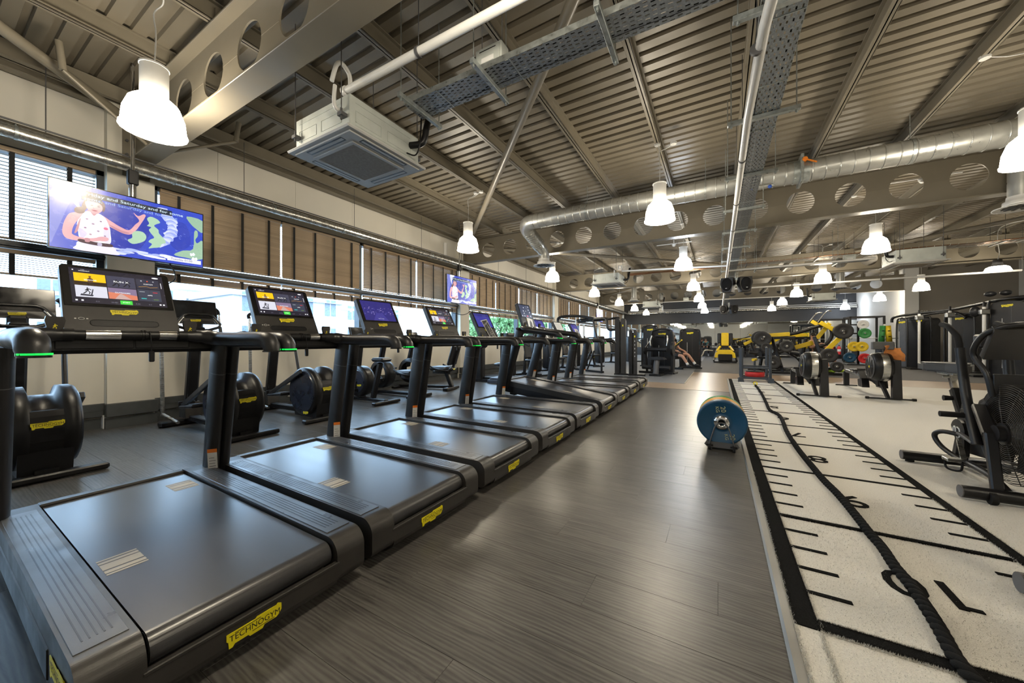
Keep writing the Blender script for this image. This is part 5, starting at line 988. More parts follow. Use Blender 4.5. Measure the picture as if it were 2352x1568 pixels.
    cn = P('console', t, CHAR, ('prism', [(-.20, .96), (-.16, .99), (-.30, 1.20), (-.33, 1.17)], -.12, .12, 'x')); P('console_keys', cn, BLK2, ('bar', (-.08, -.222, 1.09), (.08, -.222, 1.09), .004, .05)); P('console_label', cn, YELB, ('bar', (-.03, -.218, 1.085), (.03, -.218, 1.085), .004, .012)); return t
air_bike(1.79, 4.17, 'black air bike with wire caged fan standing on the turf')
air_bike(1.46, 1.97, 'second air bike of which only the stabiliser end shows beside the track')
# ================================================================ CARDIO MACHINES BY THE WINDOWS
NAVY = mat('navy_disc', (.012, .016, .028), .3)
def cross_trainer():
    t = T('cross_trainer', 'x', 'cross trainer')
    P('rear_foot', t, BLK, ('box', -.05, .05, -.33, .33, .01, .06, .012), ('box', -.3, .0, -.06, .06, .03, .09))
    dz_, dx, dr = .40, -.30, .335
    dm = P('drum_housing', t, BLK, ('lathe', [(dr-.05, -.185), (dr-.012, -.178), (dr, -.15), (dr, -.085), (dr-.075, -.062), (dr-.075, .062), (dr, .085), (dr, .15), (dr-.012, .178), (dr-.05, .185)], 40, (dx, 0, dz_), 'y'), ('prism', arc(dx, dz_, dr-.002, -75, 28, 12)+[(dx-.05, dz_+.16), (dx-.2, .08)], -.10, .10, 'y'), ('prism', [(dx-.25, .05), (dx+.26, .05), (dx+.3, .3), (dx-.3, .3)], -.14, .14, 'y'))
    for sg in (-1, 1): P('side_disc', dm, NAVY, ('cyl', (dx, sg*.18, dz_), (dx, sg*.192, dz_), dr-.035, dr-.045, 36))
    badge(dm, (dx+dr*math.cos(R(8))+.002, 0, dz_+dr*math.sin(R(8))), (0, 1, 0), (-.14, 0, 1), .17); badge(t, (dx+.12, -.20, .12), (1, 0, 0), (0, 0, 1), .12)
    P('frame_rail', t, BLK, ('box', -1.55, -.2, -.05, .05, .06, .13, .01), ('box', -1.62, -1.5, -.3, .3, .01, .07, .012), ('cyl', (-1.56, -.3, .03), (-1.56, .3, .03), .03, .03, 10))
    for sg, ph in ((-1, .10), (1, -.04)):
        P('drive_arm', t, ANTH, ('bar', (dx+.05, sg*.225, dz_+.25+ph*.4), (-1.05, sg*.225, .22+ph), .035, .06, .006)); pd = P('pedal', t, BLK, ('bar', (-.72, sg*.17, .24+ph), (-1.10, sg*.17, .20+ph), .16, .035, .01), ('box', -1.12, -1.09, sg*.17-.08, sg*.17+.08, .2+ph, .27+ph, .008)); P('tread_pad', pd, mat('blue_grey_pad', (.05, .06, .075), .35), ('bar', (-.74, sg*.17, .262+ph), (-1.08, sg*.17, .224+ph), .13, .006)); P('guide_tube', t, BRUSH, ('cyl', (-.95, sg*.3, .14), (-1.5, sg*.28, .18), .018, .018, 10))
        lo = Vector((-1.50, sg*.28, .16)) if sg < 0 else Vector((-1.06, sg*.26, .26)); hi = Vector((-1.49, sg*.30, 1.28)) if sg < 0 else Vector((-1.44, sg*.30, 1.30)); gp = hi+Vector((-.02 if sg < 0 else -.055, 0, .17))
        P('lever_arm', t, BRUSH if sg < 0 else ANTH, ('tube', [lo, lo.lerp(hi, .5), hi], .021, 10)); P('lever_grip', t, CHROME, ('tube', [hi, gp], .018, 10)); P('grip_tip', t, RUB, ('tube', spline([gp, gp+Vector((-.02, 0, .05)), gp+Vector((-.01, -sg*.03, .08))], 4), .022, 10))
    P('mast_boot', t, CHAR, ('prism', [(-1.62, .1), (-1.40, .1), (-1.42, .24), (-1.46, .3), (-1.58, .3)], -.085, .085, 'y')); m_ = P('mast', t, BLK, ('bar', (-1.52, 0, .25), (-1.33, 0, 1.36), .13, .09, .02)); P('warning_sticker', m_, WPL, ('bar', (-1.461, 0, .36), (-1.448, 0, .44), .10, .002, 0, (1, 0, 0))); P('bottle_ring', t, BLK, ('tube', [(-1.28+.04*math.cos(a), .06+.04*math.sin(a), .98) for a in [2*PI*k/14 for k in range(14)]], .008, 6, True, None, True))
    base = Vector((-1.34, -.24, 1.34)); up = Vector((-.28, 0, 1)).normalized(); M_ = plane_M(base, (0, 1, 0), up); W, H = .48, .31
    b = MB(); b.M = M_; b.prism([(0, 0), (W, 0), (W, H), (0, H)], -.03, 0, 'z'); b.M = None; cn = b.build('console', CHAR, t); b = MB(); b.M = M_; b.prism([(.006, .07), (W-.006, .07), (W-.006, H-.006), (.006, H-.006)], 0, .004, 'z'); b.M = None; b.build('screen', BLK2, cn); bd = OB('badge', BADGE, cn); bd.matrix_local = M_ @ Matrix.Translation((W/2, .035, .001)) @ Matrix.Scale(.11, 4)
    lp = [(-.10, .0), (-.21, .04), (-.23, .08), (-.14, .19), (-.10, .205), (.10, .205), (.14, .19), (.23, .08), (.21, .04), (.10, .0)]
    P('handle_loop', t, BLK, ('tube', [(-1.24-.12*z, y, 1.25+z) for y, z in lp], .018, 10, True, None, True)); P('loop_sensor', t, CHROME, ('tube', [(-1.252, -.207, 1.335), (-1.262, -.155, 1.415)], .019, 10), ('tube', [(-1.252, .207, 1.335), (-1.262, .155, 1.415)], .019, 10)); P('loop_bracket', t, BLK, ('bar', (-1.36, 0, 1.28), (-1.23, 0, 1.26), .12, .05, .01)); return t
ct = cross_trainer(); cts = [ct, CP(ct), CP(ct)]
for o, (x, y, lb) in zip(cts, ((-4.62, .62, 'black cross trainer with wide drum standing nearest the first pillar'), (-4.60, 2.0, 'black cross trainer standing just right of the white pipe casing'), (-4.74, 3.05, 'third black cross trainer, its side disc facing the treadmills'))): o.location = (x, y, 0); o['label'] = lb; o['group'] = 'cross trainers between treadmills and windows'
def upright_bike(x, y, label, rz=0):
    t = T('exercise_bike', label, 'exercise bike', (x, y, 0), rz, 'bikes by the window wall')
    P('rear_foot', t, BLK, ('box', -.05, .05, -.28, .28, .01, .06, .012)); P('front_foot', t, BLK, ('box', -1.0, -.9, -.28, .28, .01, .06, .012)); P('spine', t, BLK, ('bar', (0, 0, .05), (-.95, 0, .05), .09, .06, .01))
    d = P('drum_housing', t, BLK, ('lathe', [(.2, -.1), (.27, -.09), (.28, -.05), (.28, .05), (.27, .09), (.2, .1)], 28, (-.68, 0, .37), 'y')); badge(d, (-.60, -.108, .30), (1, 0, 0), (0, 0, 1), .12)
    P('side_disc', d, NAVY, ('cyl', (-.68, -.10, .37), (-.68, -.108, .37), .21, .2, 24)); P('seat_post', t, ANTH, ('bar', (-.35, 0, .08), (-.16, 0, .72), .09, .08, .015)); P('seat', t, VINB, ('box', -.28, .02, -.12, .12, .74, .81, .03))
    for sg in (-1, 1): P('pedal', t, BLK, ('box', -.75, -.62, sg*.15-.045, sg*.15+.045, .37+sg*.16, .40+sg*.16, .008), ('bar', (-.68, sg*.11, .37), (-.68, sg*.11, .385+sg*.16), .03, .02))
    P('mast', t, BLK, ('bar', (-.86, 0, .1), (-.70, 0, 1.12), .12, .08, .02)); P('handlebar', t, RUB, ('tube', spline([(-.48, -.24, 1.14), (-.62, -.24, 1.10), (-.7, -.1, 1.06), (-.7, .1, 1.06), (-.62, .24, 1.10), (-.48, .24, 1.14)], 5), .018, 10)); cn = P('console', t, CHAR, ('bar', (-.70, 0, 1.10), (-.78, 0, 1.36), .40, .03, .006)); P('screen', cn, BLK2, ('bar', (-.70, 0, 1.17), (-.762, 0, 1.35), .37, .034, .002)); return t
upright_bike(-5.05, 4.35, 'upright exercise bike with round drum between cross trainer and recumbent bikes')
def recumbent(x, y, label, rz=0):
    t = T('recumbent_bike', label, 'exercise bike', (x, y, 0), rz, 'bikes by the window wall')
    P('rear_foot', t, BLK, ('box', -.06, .06, -.30, .30, .01, .07, .012)); P('front_foot', t, BLK, ('box', -1.4, -1.3, -.28, .28, .01, .06, .012)); P('spine', t, BLK, ('bar', (0, 0, .07), (-1.35, 0, .05), .12, .06, .01), ('bar', (.02, 0, .06), (-.15, 0, .46), .10, .09, .015))
    P('seat_base', t, CHAR, ('bar', (.06, 0, .50), (-.10, 0, .40), .2, .05, .01), ('box', -.45, .0, -.05, .05, .36, .42)); st = P('seat_cushion', t, VINB, ('box', -.46, -.04, -.22, .22, .44, .53, .035)); bk = P('backrest', t, VINB, ('bar', (.00, 0, .56), (.14, 0, 1.02), .40, .07, .03)); P('back_frame', t, BLK, ('bar', (.02, 0, .44), (.20, 0, .95), .06, .04)); badge(t, (.075, 0, .47), (0, 1, 0), (-.4, 0, 1), .10)
    for sg in (-1, 1): P('side_grip', t, BLK, ('tube', spline([(.0, sg*.12, .44), (-.05, sg*.30, .46), (-.25, sg*.31, .5), (-.38, sg*.30, .55)], 4), .018, 8))
    d = P('drum_housing', t, BLK, ('lathe', [(.2, -.11), (.28, -.1), (.29, -.05), (.29, .05), (.28, .1), (.2, .11)], 28, (-1.05, 0, .42), 'y')); P('mast', t, BLK, ('bar', (-1.15, 0, .5), (-.98, 0, 1.15), .12, .08, .02)); cn = P('console', t, CHAR, ('bar', (-.97, 0, 1.05), (-1.05, 0, 1.32), .40, .03, .006)); P('screen', cn, BLK2, ('bar', (-.968, 0, 1.12), (-1.03, 0, 1.31), .37, .034, .002))
    for sg in (-1, 1): P('pedal', t, BLK, ('box', -.98, -.85, sg*.17-.045, sg*.17+.045, .42+sg*.1, .45+sg*.1, .008), ('bar', (-1.05, sg*.12, .42), (-.92, sg*.12, .43+sg*.1), .03, .02))
    return t
recumbent(-5.05, 5.15, 'recumbent bike with padded seat facing the windows beyond the third treadmill')
recumbent(-5.25, 6.35, 'second recumbent bike beside the wall trunking', R(12))
def arm_bike(x, y, label, rz):
    t = T('arm_ergometer', label, 'exercise machine', (x, y, 0), rz, 'seated machines along the window wall')
    P('platform', t, mat('blue_grey_step', (.05, .06, .085), .4), ('box', -.25, .35, -.3, .3, .0, .09, .01), ('box', -.2, .3, -.27, .27, .09, .14, .01)); P('seat_pedestal', t, GREYD, ('cyl', (.05, 0, .14), (.05, 0, .44), .06, .05, 14)); P('seat', t, VINB, ('ball', (.05, 0, .48), (.24, .22, .055), 18, 8)); P('backrest', t, VINB, ('ball', (.27, 0, .82), (.06, .2, .29), 16, 10)); P('back_frame', t, BLK, ('bar', (.2, 0, .46), (.33, 0, .95), .06, .04), ('ball', (.33, 0, 1.10), (.05, .1, .07)))
    P('column', t, BLK, ('box', -.75, -.5, -.12, .12, .02, 1.1, .04), ('box', -.9, -.2, -.1, .1, .0, .07, .01)); P('crank_drum', t, BLK, ('cyl', (-.6, -.16, 1.05), (-.6, .16, 1.05), .16, .16, 22)); P('hand_crank', t, BRUSH, ('bar', (-.6, -.18, 1.05), (-.45, -.18, 1.15), .03, .02), ('bar', (-.6, .18, 1.05), (-.75, .18, .95), .03, .02), ('cyl', (-.45, -.18, 1.15), (-.45, -.3, 1.15), .018, .018, 10), ('cyl', (-.75, .18, .95), (-.75, .3, .95), .018, .018, 10)); P('front_leg', t, BLK, ('bar', (-.5, 0, .1), (.0, 0, .1), .08, .06)); return t
arm_bike(-5.05, 8.15, 'seated arm ergometer on a stepped platform beyond the recumbent bikes', R(8))
# ================================================================ STRENGTH MACHINES
def tower(x, y, rz, w_, d_, h, label, panel=BLK, group='weight stack towers', badge_on=True):
    t = T('weight_tower', label, 'weight machine', (x, y, 0), rz, group)
    o = P('shroud', t, panel, ('prism', [(-w_/2, .06), (w_/2, .06), (w_/2, h-.14)]+arc(w_/2-.14, h-.14, .14, 0, 90, 6)+arc(-w_/2+.14, h-.14, .14, 90, 180, 6), -d_/2, d_/2, 'y'))
    P('frame_tube', t, ANTH, ('tube', spline([(-w_/2-.03, -d_/2-.02, .03), (-w_/2-.03, -d_/2-.02, h-.2), (-w_/2+.1, -d_/2-.02, h+.02), (w_/2-.1, -d_/2-.02, h+.02), (w_/2+.03, -d_/2-.02, h-.2), (w_/2+.03, -d_/2-.02, .03)], 4), .032, 10)); P('base_plate', t, BLK, ('box', -w_/2-.1, w_/2+.1, -d_/2-.08, d_/2+.06, 0, .06, .01))
    P('centre_seam', t, GREYD, ('box', .08, .084, -d_/2-.003, -d_/2, .1, h-.1)); P('weight_scale', t, WPL, ('box', -.11, -.10, -d_/2-.003, -d_/2, .3, h-.5))
    if badge_on: badge(t, (0, -d_/2-.004, h-.13), (1, 0, 0), (0, 0, 1), .24)
    return t
tower(-1.62, 13.2, R(-8), .62, .36, 1.46, 'black weight tower behind the leg curl bench beside the speckled mat')
tower(-1.0, 16.3, R(4), .66, .4, 1.55, 'black weight tower with the exerciser sitting beside it')
tower(-2.55, 16.6, R(-4), .6, .36, 1.72, 'taller black weight tower behind the leg curl bench')
# leg curl bench
t = T('leg_curl_machine', 'leg curl machine with roller pads on the edge of the speckled mat', 'weight machine', (-1.72, 12.25, 0), R(-6))
P('roller_pad', t, VINB, ('cyl', (-.32, .15, .83), (.28, .15, .83), .065, .065, 18)); P('upper_roller', t, VINB, ('cyl', (-.12, .42, 1.27), (.14, .42, 1.27), .05, .05, 14)); P('swing_arm', t, ANTH, ('bar', (-.42, .2, .83), (-.2, .4, 1.25), .04, .04), ('cyl', (-.42, .2, .78), (-.36, .2, .78), .13, .13, 20), ('bar', (-.38, .2, .8), (-.34, .2, .1), .06, .06)); P('cam_disc', t, ANTH, ('cyl', (.42, .2, .86), (.48, .2, .86), .22, .22, 24), ('bar', (.44, .2, .86), (.42, .25, .1), .07, .07)); P('handle_grips', t, BRUSH, ('tube', spline([(-.24, .38, 1.28), (-.27, .3, 1.1), (-.25, .28, .95)], 4), .022, 8), ('tube', spline([(.24, .38, 1.28), (.27, .3, 1.1), (.25, .28, .95)], 4), .022, 8))
P('seat', t, VINB, ('prism', [(-.27, .52), (-.2, .58), (0, .60), (.2, .58), (.27, .52), (.1, .50), (-.1, .5)], -.1, .25, 'y')); P('pedestal', t, GREYD, ('tube', spline([(.02, .05, .5), (.02, -.05, .4), (.02, -.15, .05)], 4), .085, 14)); P('ankle_pad', t, VINB, ('cyl', (-.42, -.05, .26), (-.12, -.05, .26), .065, .065, 16), ('cyl', (.12, -.05, .26), (.42, -.05, .26), .065, .065, 16), ('cyl', (-.42, -.05, .26), (.42, -.05, .26), .02, .02, 8)); P('base', t, BLK, ('box', -.15, .2, -.3, .6, 0, .06, .01), ('bar', (-.6, .2, .08), (.45, .2, .08), .08, .07)); P('lever_knob', t, YEL, ('bar', (.5, .2, .95), (.72, .1, 1.12), .012, .012), ('ball', (.73, .1, 1.13), .025))
# cable columns
for (x, y, h, w_, lb) in ((-2.80, 12.05, 1.86, .17, 'tall slim charcoal cable column standing by the last treadmill'), (-2.38, 11.95, 1.50, .12, 'shorter slim charcoal cable column right of the tall one')):
    t = T('cable_column', lb, 'weight machine', (x, y, 0), R(8), 'slim cable columns'); P('upright', t, ANTH, ('prism', [(-w_, 0), (-.02, 0), (-.02, h-.05)]+arc(-w_/2-.01, h-.08, w_/2-.01, 20, 160, 6)+[(-w_, h-.1)], -.14, .14, 'y')); P('upright', t, CHAR, ('prism', [(.02, 0), (w_, 0), (w_, h-.08)]+arc(w_/2, h-.1, w_/2, 20, 120, 6)+[(.02, h-.05)], -.16, .16, 'y')); P('pulley_slot', t, BLK2, ('box', -.02, .02, -.1, .1, .0, h-.12)); P('foot', t, BLK, ('box', -w_-.02, w_+.25, -.18, .18, 0, .05, .01)); P('name_tab', t, YELB, ('box', w_*.5-.015, w_*.5+.015, -.165, -.16, h-.28, h-.22))
    if h > 1.6: P('cross_arm', t, ANTH, ('tube', spline([(-.1, 0, 1.5), (-.35, .0, 1.48), (-.42, .0, 1.6), (-.5, .1, 1.85), (-.9, .2, 1.85)], 4), .045, 12))
    else: P('stop_pins', t, WPL, *[('box', w_*.5-.01, w_*.5+.01, -.164, -.16, z, z+.04) for z in (.6, .72, .84, .96, 1.08)])
# multi gym frame near last treadmill: chin bars and leaning frame
t = T('assisted_chin_frame', 'tall frame with padded chin bars behind the last treadmills', 'weight machine', (-4.0, 12.6, 0), R(10), 'tall frames at the far windows')
P('upright', t, BRUSH, ('cyl', (-.6, .5, 0), (-.6, .5, 2.1), .03, .03, 12)); P('upright', t, ANTH, ('tube', spline([(.45, -.5, .0), (.42, -.48, .7), (.25, -.3, 1.3), (.12, -.15, 1.85)], 4), .035, 12)); P('chin_loop', t, ANTH, ('tube', spline([(-1.2, .5, 1.6), (-1.3, .5, 1.95), (-1.0, .45, 2.05), (-.4, .4, 2.03), (.2, .1, 1.9)], 5), .05, 12)); P('top_arm', t, BLK, ('tube', spline([(-.5, .4, 1.82), (.0, .1, 1.85), (.4, -.1, 1.85), (.9, -.2, 1.9), (1.0, -.1, 1.9)], 5), .04, 12), ('tube', spline([(-.6, .6, 1.9), (.2, .3, 1.95), (.6, .2, 1.92)], 4), .03, 10)); P('rack_holes', t, WPL, ('box', -.34, -.26, .44, .46, .2, 1.7)); P('base', t, BLK, ('bar', (-.6, .5, .04), (.5, -.5, .04), .08, .06), ('bar', (-.6, .5, .04), (-.3, .45, .04), .1, .07)); P('front_legs', t, BLK, ('bar', (-.3, .2, .02), (.0, .3, .75), .09, .06, .01), ('bar', (-.15, .2, .02), (.1, .3, .75), .05, .05, .01))
def press_seat(x, y, rz, label):
    t = T('seated_press', label, 'weight machine', (x, y, 0), rz, 'seated machines along the window wall'); P('seat', t, VINB, ('box', -.22, .22, -.24, .18, .46, .53, .03)); P('backrest', t, VINB, ('bar', (0, .2, .55), (0, .36, 1.18), .30, .08, .03)); P('frame', t, ANTH, ('bar', (0, .42, .0), (0, .32, 1.2), .07, .07), ('bar', (0, -.35, .05), (0, .5, .05), .08, .07), ('bar', (0, -.1, .08), (0, .0, .46), .07, .07), ('bar', (-.3, -.35, .03), (.3, -.35, .03), .06, .05), ('bar', (-.3, .5, .03), (.3, .5, .03), .06, .05)); P('stack_column', t, BLK, ('box', -.9, -.5, .2, .6, .02, 1.35, .05)); P('press_arm', t, ANTH, ('tube', spline([(-.5, .4, 1.2), (-.45, .1, 1.1), (-.35, -.2, .95)], 4), .03, 10), ('tube', spline([(-.5, .4, 1.2), (.3, .3, 1.25), (.4, .0, 1.1), (.35, -.2, .95)], 4), .03, 10)); badge(t, (.0, -.05, .40), (1, 0, 0), (0, 0, 1), .1); return t
for (x, y, rz, lb) in ((-5.1, 10.2, R(70), 'seated press machine with blue lit cushion behind the sixth treadmill'), (-5.0, 11.9, R(65), 'seated press machine behind the seventh treadmill'), (-5.1, 13.4, R(62), 'seated press machine in front of the leafy window'), (-4.7, 15.2, R(60), 'seated press machine nearest the chin bar frame'), (-4.4, 18.0, R(50), 'seated press machine below the small distant television'), (-3.2, 19.5, R(40), 'seated press machine left of the tall cable column')): press_seat(x, y, rz, lb)
# yellow leg press
t = T('leg_press', 'bright yellow leg press seen end on in the middle of the hall', 'weight machine', (.30, 21.3, 0), 0)
P('centre_panel', t, YEL, ('box', -.16, .16, -.1, .0, .86, 1.52, .02)); P('back_pad', t, VINB, ('box', -.34, -.17, -.08, .04, .98, 1.5, .03), ('box', .17, .34, -.08, .04, .98, 1.5, .03)); P('shroud', t, YEL, ('prism', [(-.46, .26), (-.42, .5), (-.24, .66), (.24, .66), (.42, .5), (.46, .26), (.32, .26), (.3, .44), (-.3, .44), (-.32, .26)], -.35, -.2, 'y')); P('yoke', t, YEL, ('bar', (-.36, -.15, .6), (-.2, -.05, .84), .1, .05), ('bar', (.36, -.15, .6), (.2, -.05, .84), .1, .05)); P('neck', t, BLK, ('box', -.15, .15, -.1, .0, .66, .86, .01)); P('carriage', t, BLK, ('box', -.3, .3, -.4, .6, .1, .43, .02), ('box', -.5, .5, -.45, .8, .0, .08, .01)); P('side_rail', t, ANTH, ('bar', (-.5, -.4, .1), (-.3, 1.0, .9), .07, .07), ('bar', (.5, -.4, .1), (.3, 1.0, .9), .07, .07)); P('side_handle', t, BRUSH, ('tube', spline([(-.55, .1, .6), (-.9, -.1, .62), (-1.0, -.3, .4), (-1.2, -.6, .1)], 4), .028, 8)); P('bolt_row', t, WPL, *[('cyl', (x, -.352, .70), (x, -.345, .70), .012, .012, 8) for x in (-.12, -.04, .04, .12)])
# plate loaded machines
def wplate(x, y, z, rad, wd, ax, mt, label, group='loaded weight plates'):
    t = T('weight_plate', label, 'weight plate', (x, y, z), 0, group); n = 28
    P('disc', t, mt, ('lathe', [(.03, -wd/2), (.06, -wd/2), (.07, -wd/2+.008), (rad*.55, -wd/2+.008), (rad*.6, -wd/2), (rad*.88, -wd/2+.002), (rad, -wd/2+.006), (rad, wd/2-.006), (rad*.9, wd/2), (.03, wd/2)], n, (0, 0, 0), ax)); P('hub_ring', t, BRUSH, ('lathe', [(.02, -wd/2-.01), (.032, -wd/2-.01), (.034, wd/2+.01), (.02, wd/2+.01)], 14, (0, 0, 0), ax)); return t
def plate_machine(x, y, rz, label, tall):
    t = T('plate_loaded_machine', label, 'weight machine', (x, y, 0), rz, 'plate loaded machines with yellow arms')
    P('base_frame', t, BLK, ('bar', (-.6, -.4, .04), (.7, -.4, .04), .09, .07), ('bar', (-.6, .5, .04), (.7, .5, .04), .09, .07), ('bar', (0, -.4, .05), (0, .55, .05), .1, .07)); P('leg', t, ANTH, ('bar', (.35, -.35, .05), (.05, -.2, 1.25), .07, .09, .008)); P('leg', t, ANTH, ('bar', (-.25, .4, .05), (-.1, .2, 1.2), .07, .09, .008)); P('seat', t, VINB, ('box', -.35, .05, -.15, .25, .48, .55, .03)); P('back_pad', t, VINB, ('bar', (-.38, .05, .58), (-.55, .05, 1.1), .3, .08, .03)); P('roller_pad', t, VINB, ('cyl', (-.6, -.2, .72), (-.35, -.2, .68), .07, .07, 14))
    if tall:
        P('yoke_tube', t, BLK, ('tube', spline([(-.95, -.1, 1.266), (-.4, -.1, 1.379), (.2, -.1, 1.605), (.45, -.1, 1.582), (.52, -.1, 1.299), (.38, -.1, 1.017), (.1, -.1, 0.881)], 5), .055, 12)); P('lever_arm', t, YEL, ('bar', (.2, -.18, 1.718), (.75, -.18, 1.333), .06, .13, .01), ('bar', (.75, -.18, 1.266), (.35, -.18, 0.768), .06, .14, .01), ('bar', (.15, -.02, 1.186), (.48, -.02, 1.695), .05, .12, .01)); P('lever_arm', t, YEL, ('bar', (.05, .2, 1.785), (.3, .15, 1.582), .06, .12, .01)); P('handle', t, BRUSH, ('tube', spline([(-.1, -.15, 1.695), (.1, -.2, 2.011), (.25, -.2, 2.034)], 4), .02, 8), ('tube', spline([(.2, .1, 1.751), (.42, .1, 2.091), (.55, .1, 2.102)], 4), .02, 8)); P('plate_horn', t, BRUSH, ('cyl', (.72, -.15, 1.356), (.72, -.55, 1.356), .024, .024, 10)); P('plate_rest', t, BLK, ('box', .2, .6, -.35, .3, .18, .24, .01))
    else:
        P('lever_arm', t, YEL, ('bar', (-.25, -.2, 1.28), (.55, -.2, 1.34), .06, .13, .01)); P('lever_arm', t, YEL, ('bar', (-.75, -.2, .98), (-.25, -.2, 1.28), .05, .1, .01)); P('lever_arm', t, YEL, ('bar', (.7, .3, .85), (1.25, .3, 1.05), .06, .15, .01)); P('cross_head', t, BLK, ('bar', (-.2, -.2, 1.2), (.7, -.2, 1.22), .09, .09, .01)); P('plate_horn', t, BRUSH, ('cyl', (-.2, -.2, 1.25), (-.2, -.6, 1.25), .024, .024, 10)); P('swing_link', t, ANTH, ('tube', spline([(-.3, -.3, 1.0), (-.2, -.35, .7), (.1, -.35, .5), (.3, -.35, .25)], 4), .035, 10)); P('storage_peg', t, YEL, ('cyl', (-.5, -.45, .45), (-.4, -.1, .45), .05, .05, 12))
    return t
plate_machine(1.55, 15.4, R(0), 'low plate loaded row machine with yellow arms behind the sled', False)
plate_machine(2.72, 15.55, R(0), 'tall plate loaded pulldown with yellow angled arms', True)
plate_machine(2.3, 17.2, R(20), 'plate loaded press half hidden between the two yellow armed machines', False)
for (u, v, yy, rad, lb) in ((1751, 778, 14.95, .26, 'large grey plate on the low row machine lever'), (1744, 776, 15.12, .24, 'plate behind the large grey one on the low row machine'), (1760, 798, 14.9, .16, 'small plate under the large grey one'), (1807, 795, 15.1, .20, 'dark plate in the middle between the two machines'), (1775, 832, 14.85, .23, 'dark plate hanging low behind the sled'), (1790, 800, 15.5, .18, 'dark plate half hidden behind the middle one')):
    d = Vector((-math.sin(R(29.95))*822+math.cos(R(29.95))*(u-1176), math.cos(R(29.95))*822+math.sin(R(29.95))*(u-1176), 782.5-v)); k = yy/d.y; wplate(d.x*k, yy, 1.11+d.z*k, rad, .05, 'y', IRON, lb)
for (u, v, yy, rad, n_, lb) in ((1937, 760, 15.1, .25, 2, 'dark plate on the raised horn of the tall pulldown'), (1905, 816, 15.0, .22, 3, 'dark plate stacked on the rest of the tall pulldown'), (1923, 842, 14.9, .16, 2, 'small dark plate low on the tall pulldown')):
    for j in range(n_):
        d = Vector((-math.sin(R(29.95))*822+math.cos(R(29.95))*(u-1176), math.cos(R(29.95))*822+math.sin(R(29.95))*(u-1176), 782.5-v)); k = yy/d.y; wplate(d.x*k, yy+.065*j, 1.11+d.z*k, rad, .05, 'y', IRON, lb+(', outermost of its stack', ', second of its stack', ', innermost of its stack')[j])
# squat racks and coloured plates
def rack(x, y, label):
    t = T('squat_rack', label, 'squat rack', (x, y, 0), 0, 'squat racks'); PERFW = mat('pale_upright', (.62, .62, .6), .5)
    for sx in (-.6, .6):
        P('upright', t, BLK, ('box', sx-.04, sx+.04, -.04, .04, 0, 2.3, .006)); P('upright', t, BLK, ('box', sx-.04, sx+.04, .9, .98, 0, 2.3, .006)); P('rear_brace', t, BLK, ('bar', (sx, -.7, .05), (sx, -.05, .5), .06, .06), ('bar', (sx, -.8, .04), (sx, 1.0, .04), .08, .06)); P('hole_strip', t, PERFW, ('box', sx-.043, sx+.043, -.046, -.04, .3, 1.9)); P('j_hook', t, BRUSH, ('bar', (sx, -.04, 1.2), (sx, -.25, 1.2), .05, .04))
    P('top_frame', t, BLK, ('box', -.6, .6, -.04, .04, 2.24, 2.3), ('box', -.6, .6, .9, .98, 2.24, 2.3), ('box', -.64, -.56, 0, .98, 2.24, 2.3), ('box', .56, .64, 0, .98, 2.24, 2.3)); return t
rack(5.4, 25.4, 'squat rack with pale hole strips nearest the fire extinguishers'); rack(6.2, 23.45, 'squat rack with pale hole strips beside the white wall pier')
t = T('barbell', 'steel barbell resting across the nearer squat rack', 'barbell', (6.2, 23.21, 1.235)); P('shaft', t, BRUSH, ('cyl', (-1.1, 0, 0), (1.1, 0, 0), .014, .014, 10)); P('sleeve', t, CHROME, ('cyl', (-1.1, 0, 0), (-.66, 0, 0), .025, .025, 12)); P('sleeve', t, CHROME, ('cyl', (.66, 0, 0), (1.1, 0, 0), .025, .025, 12))
YLR = mat('yellow_rubber', (.75, .52, .02), .45)
for (x, y, z, rad, mt, lb) in ((5.37, 21.93, .85, .225, YLR, 'yellow bumper plate left of the nearer squat rack'), (5.62, 21.9, .85, .225, YLR, 'yellow bumper plate beside the rack upright'), (5.72, 21.9, 1.45, .225, GREEN, 'green bumper plate high on the rack peg'), (5.72, 21.9, .32, .225, RED, 'red bumper plate low on the rack peg'), (5.22, 21.93, .35, .225, BLUE, 'blue bumper plate low beside the red one'), (5.67, 21.93, 1.85, .2, WPL, 'pale plate at the top of the rack pegs')): wplate(x, y, z, rad, .06, 'y', mt, lb, 'coloured plates on the squat racks')
t = T('plate_tree', 'tall peg tree holding the coloured plates by the squat racks', 'weight rack', (5.57, 22.2, 0)); P('post', t, BLK, ('box', -.04, .04, -.04, .04, 0, 2.0, .006)); P('base', t, BLK, ('box', -.45, .3, -.3, .3, 0, .05, .01)); 
for x, z in ((-.2, .85), (.05, .85), (.15, 1.45), (.15, .32), (-.35, .35), (.1, 1.85)): P('peg', t, BRUSH, ('cyl', (x, .0, z), (x, -.4, z), .022, .022, 10))
for z in (.34, .85, 1.45, 1.85): P('cross_bar', t, BLK, ('box', -.4, .2, -.03, .03, z-.03, z+.03))
